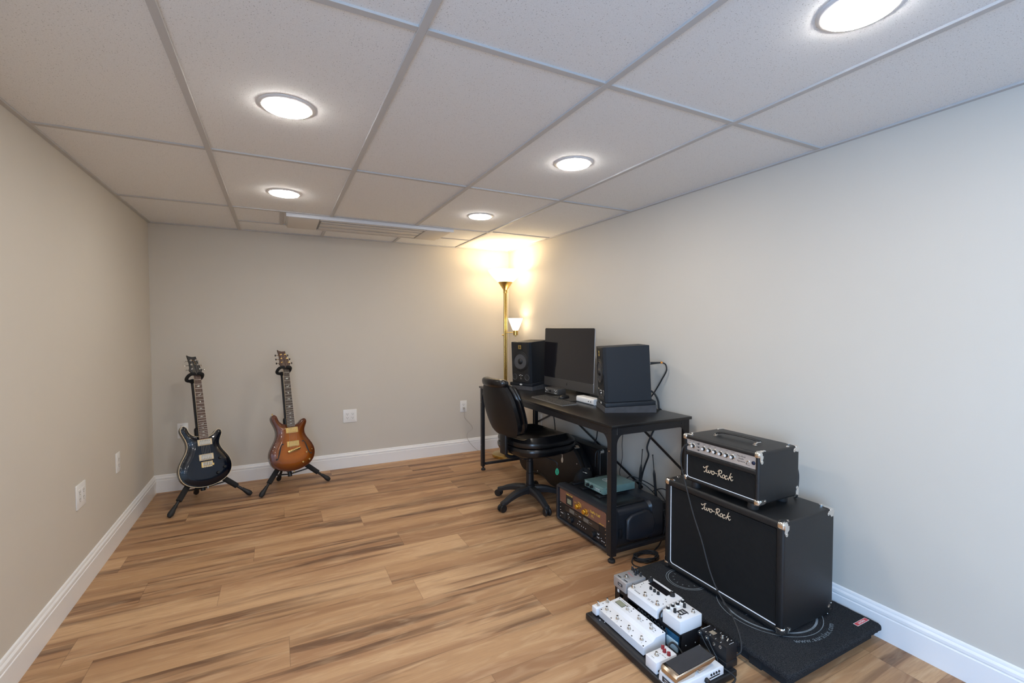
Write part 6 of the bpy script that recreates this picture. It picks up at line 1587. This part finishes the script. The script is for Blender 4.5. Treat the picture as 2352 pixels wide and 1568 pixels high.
# power supply under the riser
m = MB(); m.box2((2.1885, -3.0885, PT + 0.0003), (2.270, -2.985, PT + 0.052), 'blue_box', 0.002)
m.box2((2.176, -3.084, PT + 0.004), (2.1884, -3.030, PT + 0.046), 'sky_box', 0.002)
t = thing('power_supply', 'blue and pale blue power supply box tucked beneath the riser behind the red-knob pedal', 'power supply')
for v in m.bm.verts: pass
m.bm.free()
part('body', t, lambda m: m.box2((2.1780, -3.0845, PT + 0.0003), (2.1836, -3.020, PT + 0.058), 'blue_box', 0.001))
part('face', t, lambda m: m.box2((2.1735, -3.0865, PT + 0.0003), (2.1776, -3.030, PT + 0.038), 'sky_box', 0.001), label='pale blue front')
cable('pedal_lead', [(2.125, -3.085, PT + 0.02), (2.140, -3.076, PT + 0.036), (2.158, -3.078, PT + 0.040), (2.170, -3.095, PT + 0.028), (2.176, -3.118, PT + 0.005)], 0.0036, 'black lead arching between red-knob pedal and treadle')
cable('pedal_lead', [(2.240, -3.215, PT + 0.016), (2.262, -3.238, PT + 0.002), (2.275, -3.256, 0.014), (2.235, -3.262, 0.006), (2.19, -3.262, 0.006)], 0.0032, 'black lead curling round the near right corner of the board')
# black buffer box standing on the deck end
t = thing('buffer_box', 'tall black metal box with gold print at the near end of the pedalboard', 'effects pedal', (0, 0, 0), 0, 'pedals on the board')
bx0, bx1, by0, by1, bz = 2.262, 2.319, -3.228, -3.112, 0.112
part('enclosure', t, lambda m: (m.box2((bx0, by0, PT + 0.004), (bx1, by1, bz), 'black_metal', 0.0015), m.box2((bx0 - 0.003, by0 - 0.002, PT + 0.0003), (bx1, by1, PT + 0.026), 'black_metal', 0.0015)))
def bb(m):
    X = basis((1, 0, 0), (0, 1, 0), (0, 0, 1), (0, 0, bz + 0.0002))
    for k in range(5): m.box((2.2875, -3.142 - 0.0042 * k, 0.0002), (0.022 - 0.002 * (k % 2), 0.0025, 0.0004), 'logo_cream', 0, 1, X)
    m.scrib(0.044, 0.0025, 'mark', basis((1, 0.0, 0), (0, 1, 0), (0, 0, 1), (2.290, -3.117, bz + 0.0002)), 2)
    for x, y in ((2.268, -3.135), (2.268, -3.155), (2.268, -3.178), (2.268, -3.2), (2.312, -3.165), (2.312, -3.19), (2.312, -3.21), (2.310, -3.14)): m.box((x, y, bz + 0.0003), (0.006, 0.0016, 0.0003), 'mark')
    m.scrib(0.024, 0.0020, 'mark', basis((1, 0, 0), (0, 1, 0), (0, 0, 1), (2.298, -3.221, bz + 0.0002)), 1)
part('lettering', t, bb)
foot_switch(t, 2.294, -3.186, bz, 0.0050, 0.012); part('mini_toggle', t, lambda m: m.cyl((2.295, -3.205, bz), (2.299, -3.207, bz + 0.009), 0.002, 'logo_cream'))
for y, z in ((-3.122, 0.084), (-3.176, 0.094), (-3.204, 0.100)):
    part('jack_socket', t, lambda m: (m.lathe([(0.0062, 0), (0.0055, 0.003), (0.0038, 0.0032)], 'nickel', face_x((bx0, y, z)), 6), m.lathe([(0.0030, 0.0033), (0.0005, 0.0034)], 'slot', face_x((bx0, y, z)), 12)))
for (y, z, dy) in ((-3.116, 0.103, -0.050), (-3.148, 0.103, -0.045)):
    t2 = thing('patch_cable', ('round patch plug with grey cable, the farther one on the black box' if y > -3.13 else 'round patch plug with grey cable, the nearer one on the black box'), 'cable')
    part('plug', t2, lambda m: (m.lathe([(0.0085, 0), (0.0085, 0.006), (0.007, 0.0075), (0.001, 0.0075)], 'clear_cable', face_x((bx0 - 0.0005, y, z - 0.003)), 18), m.lathe([(0.0040, 0.0075), (0.0036, 0.0085)], 'nickel', face_x((bx0 - 0.0005, y, z - 0.003)), 14)))
    part('cable', t2, lambda m: m.tube([(bx0 - 0.0045, y - 0.007, z - 0.006), (bx0 - 0.006, y + dy * 0.5, z - 0.025), (bx0 - 0.007, y + dy, z - 0.046), (bx0 - 0.007, y + dy - 0.008, z - 0.066)], 0.0019, 'clear_cable', 8, 6))
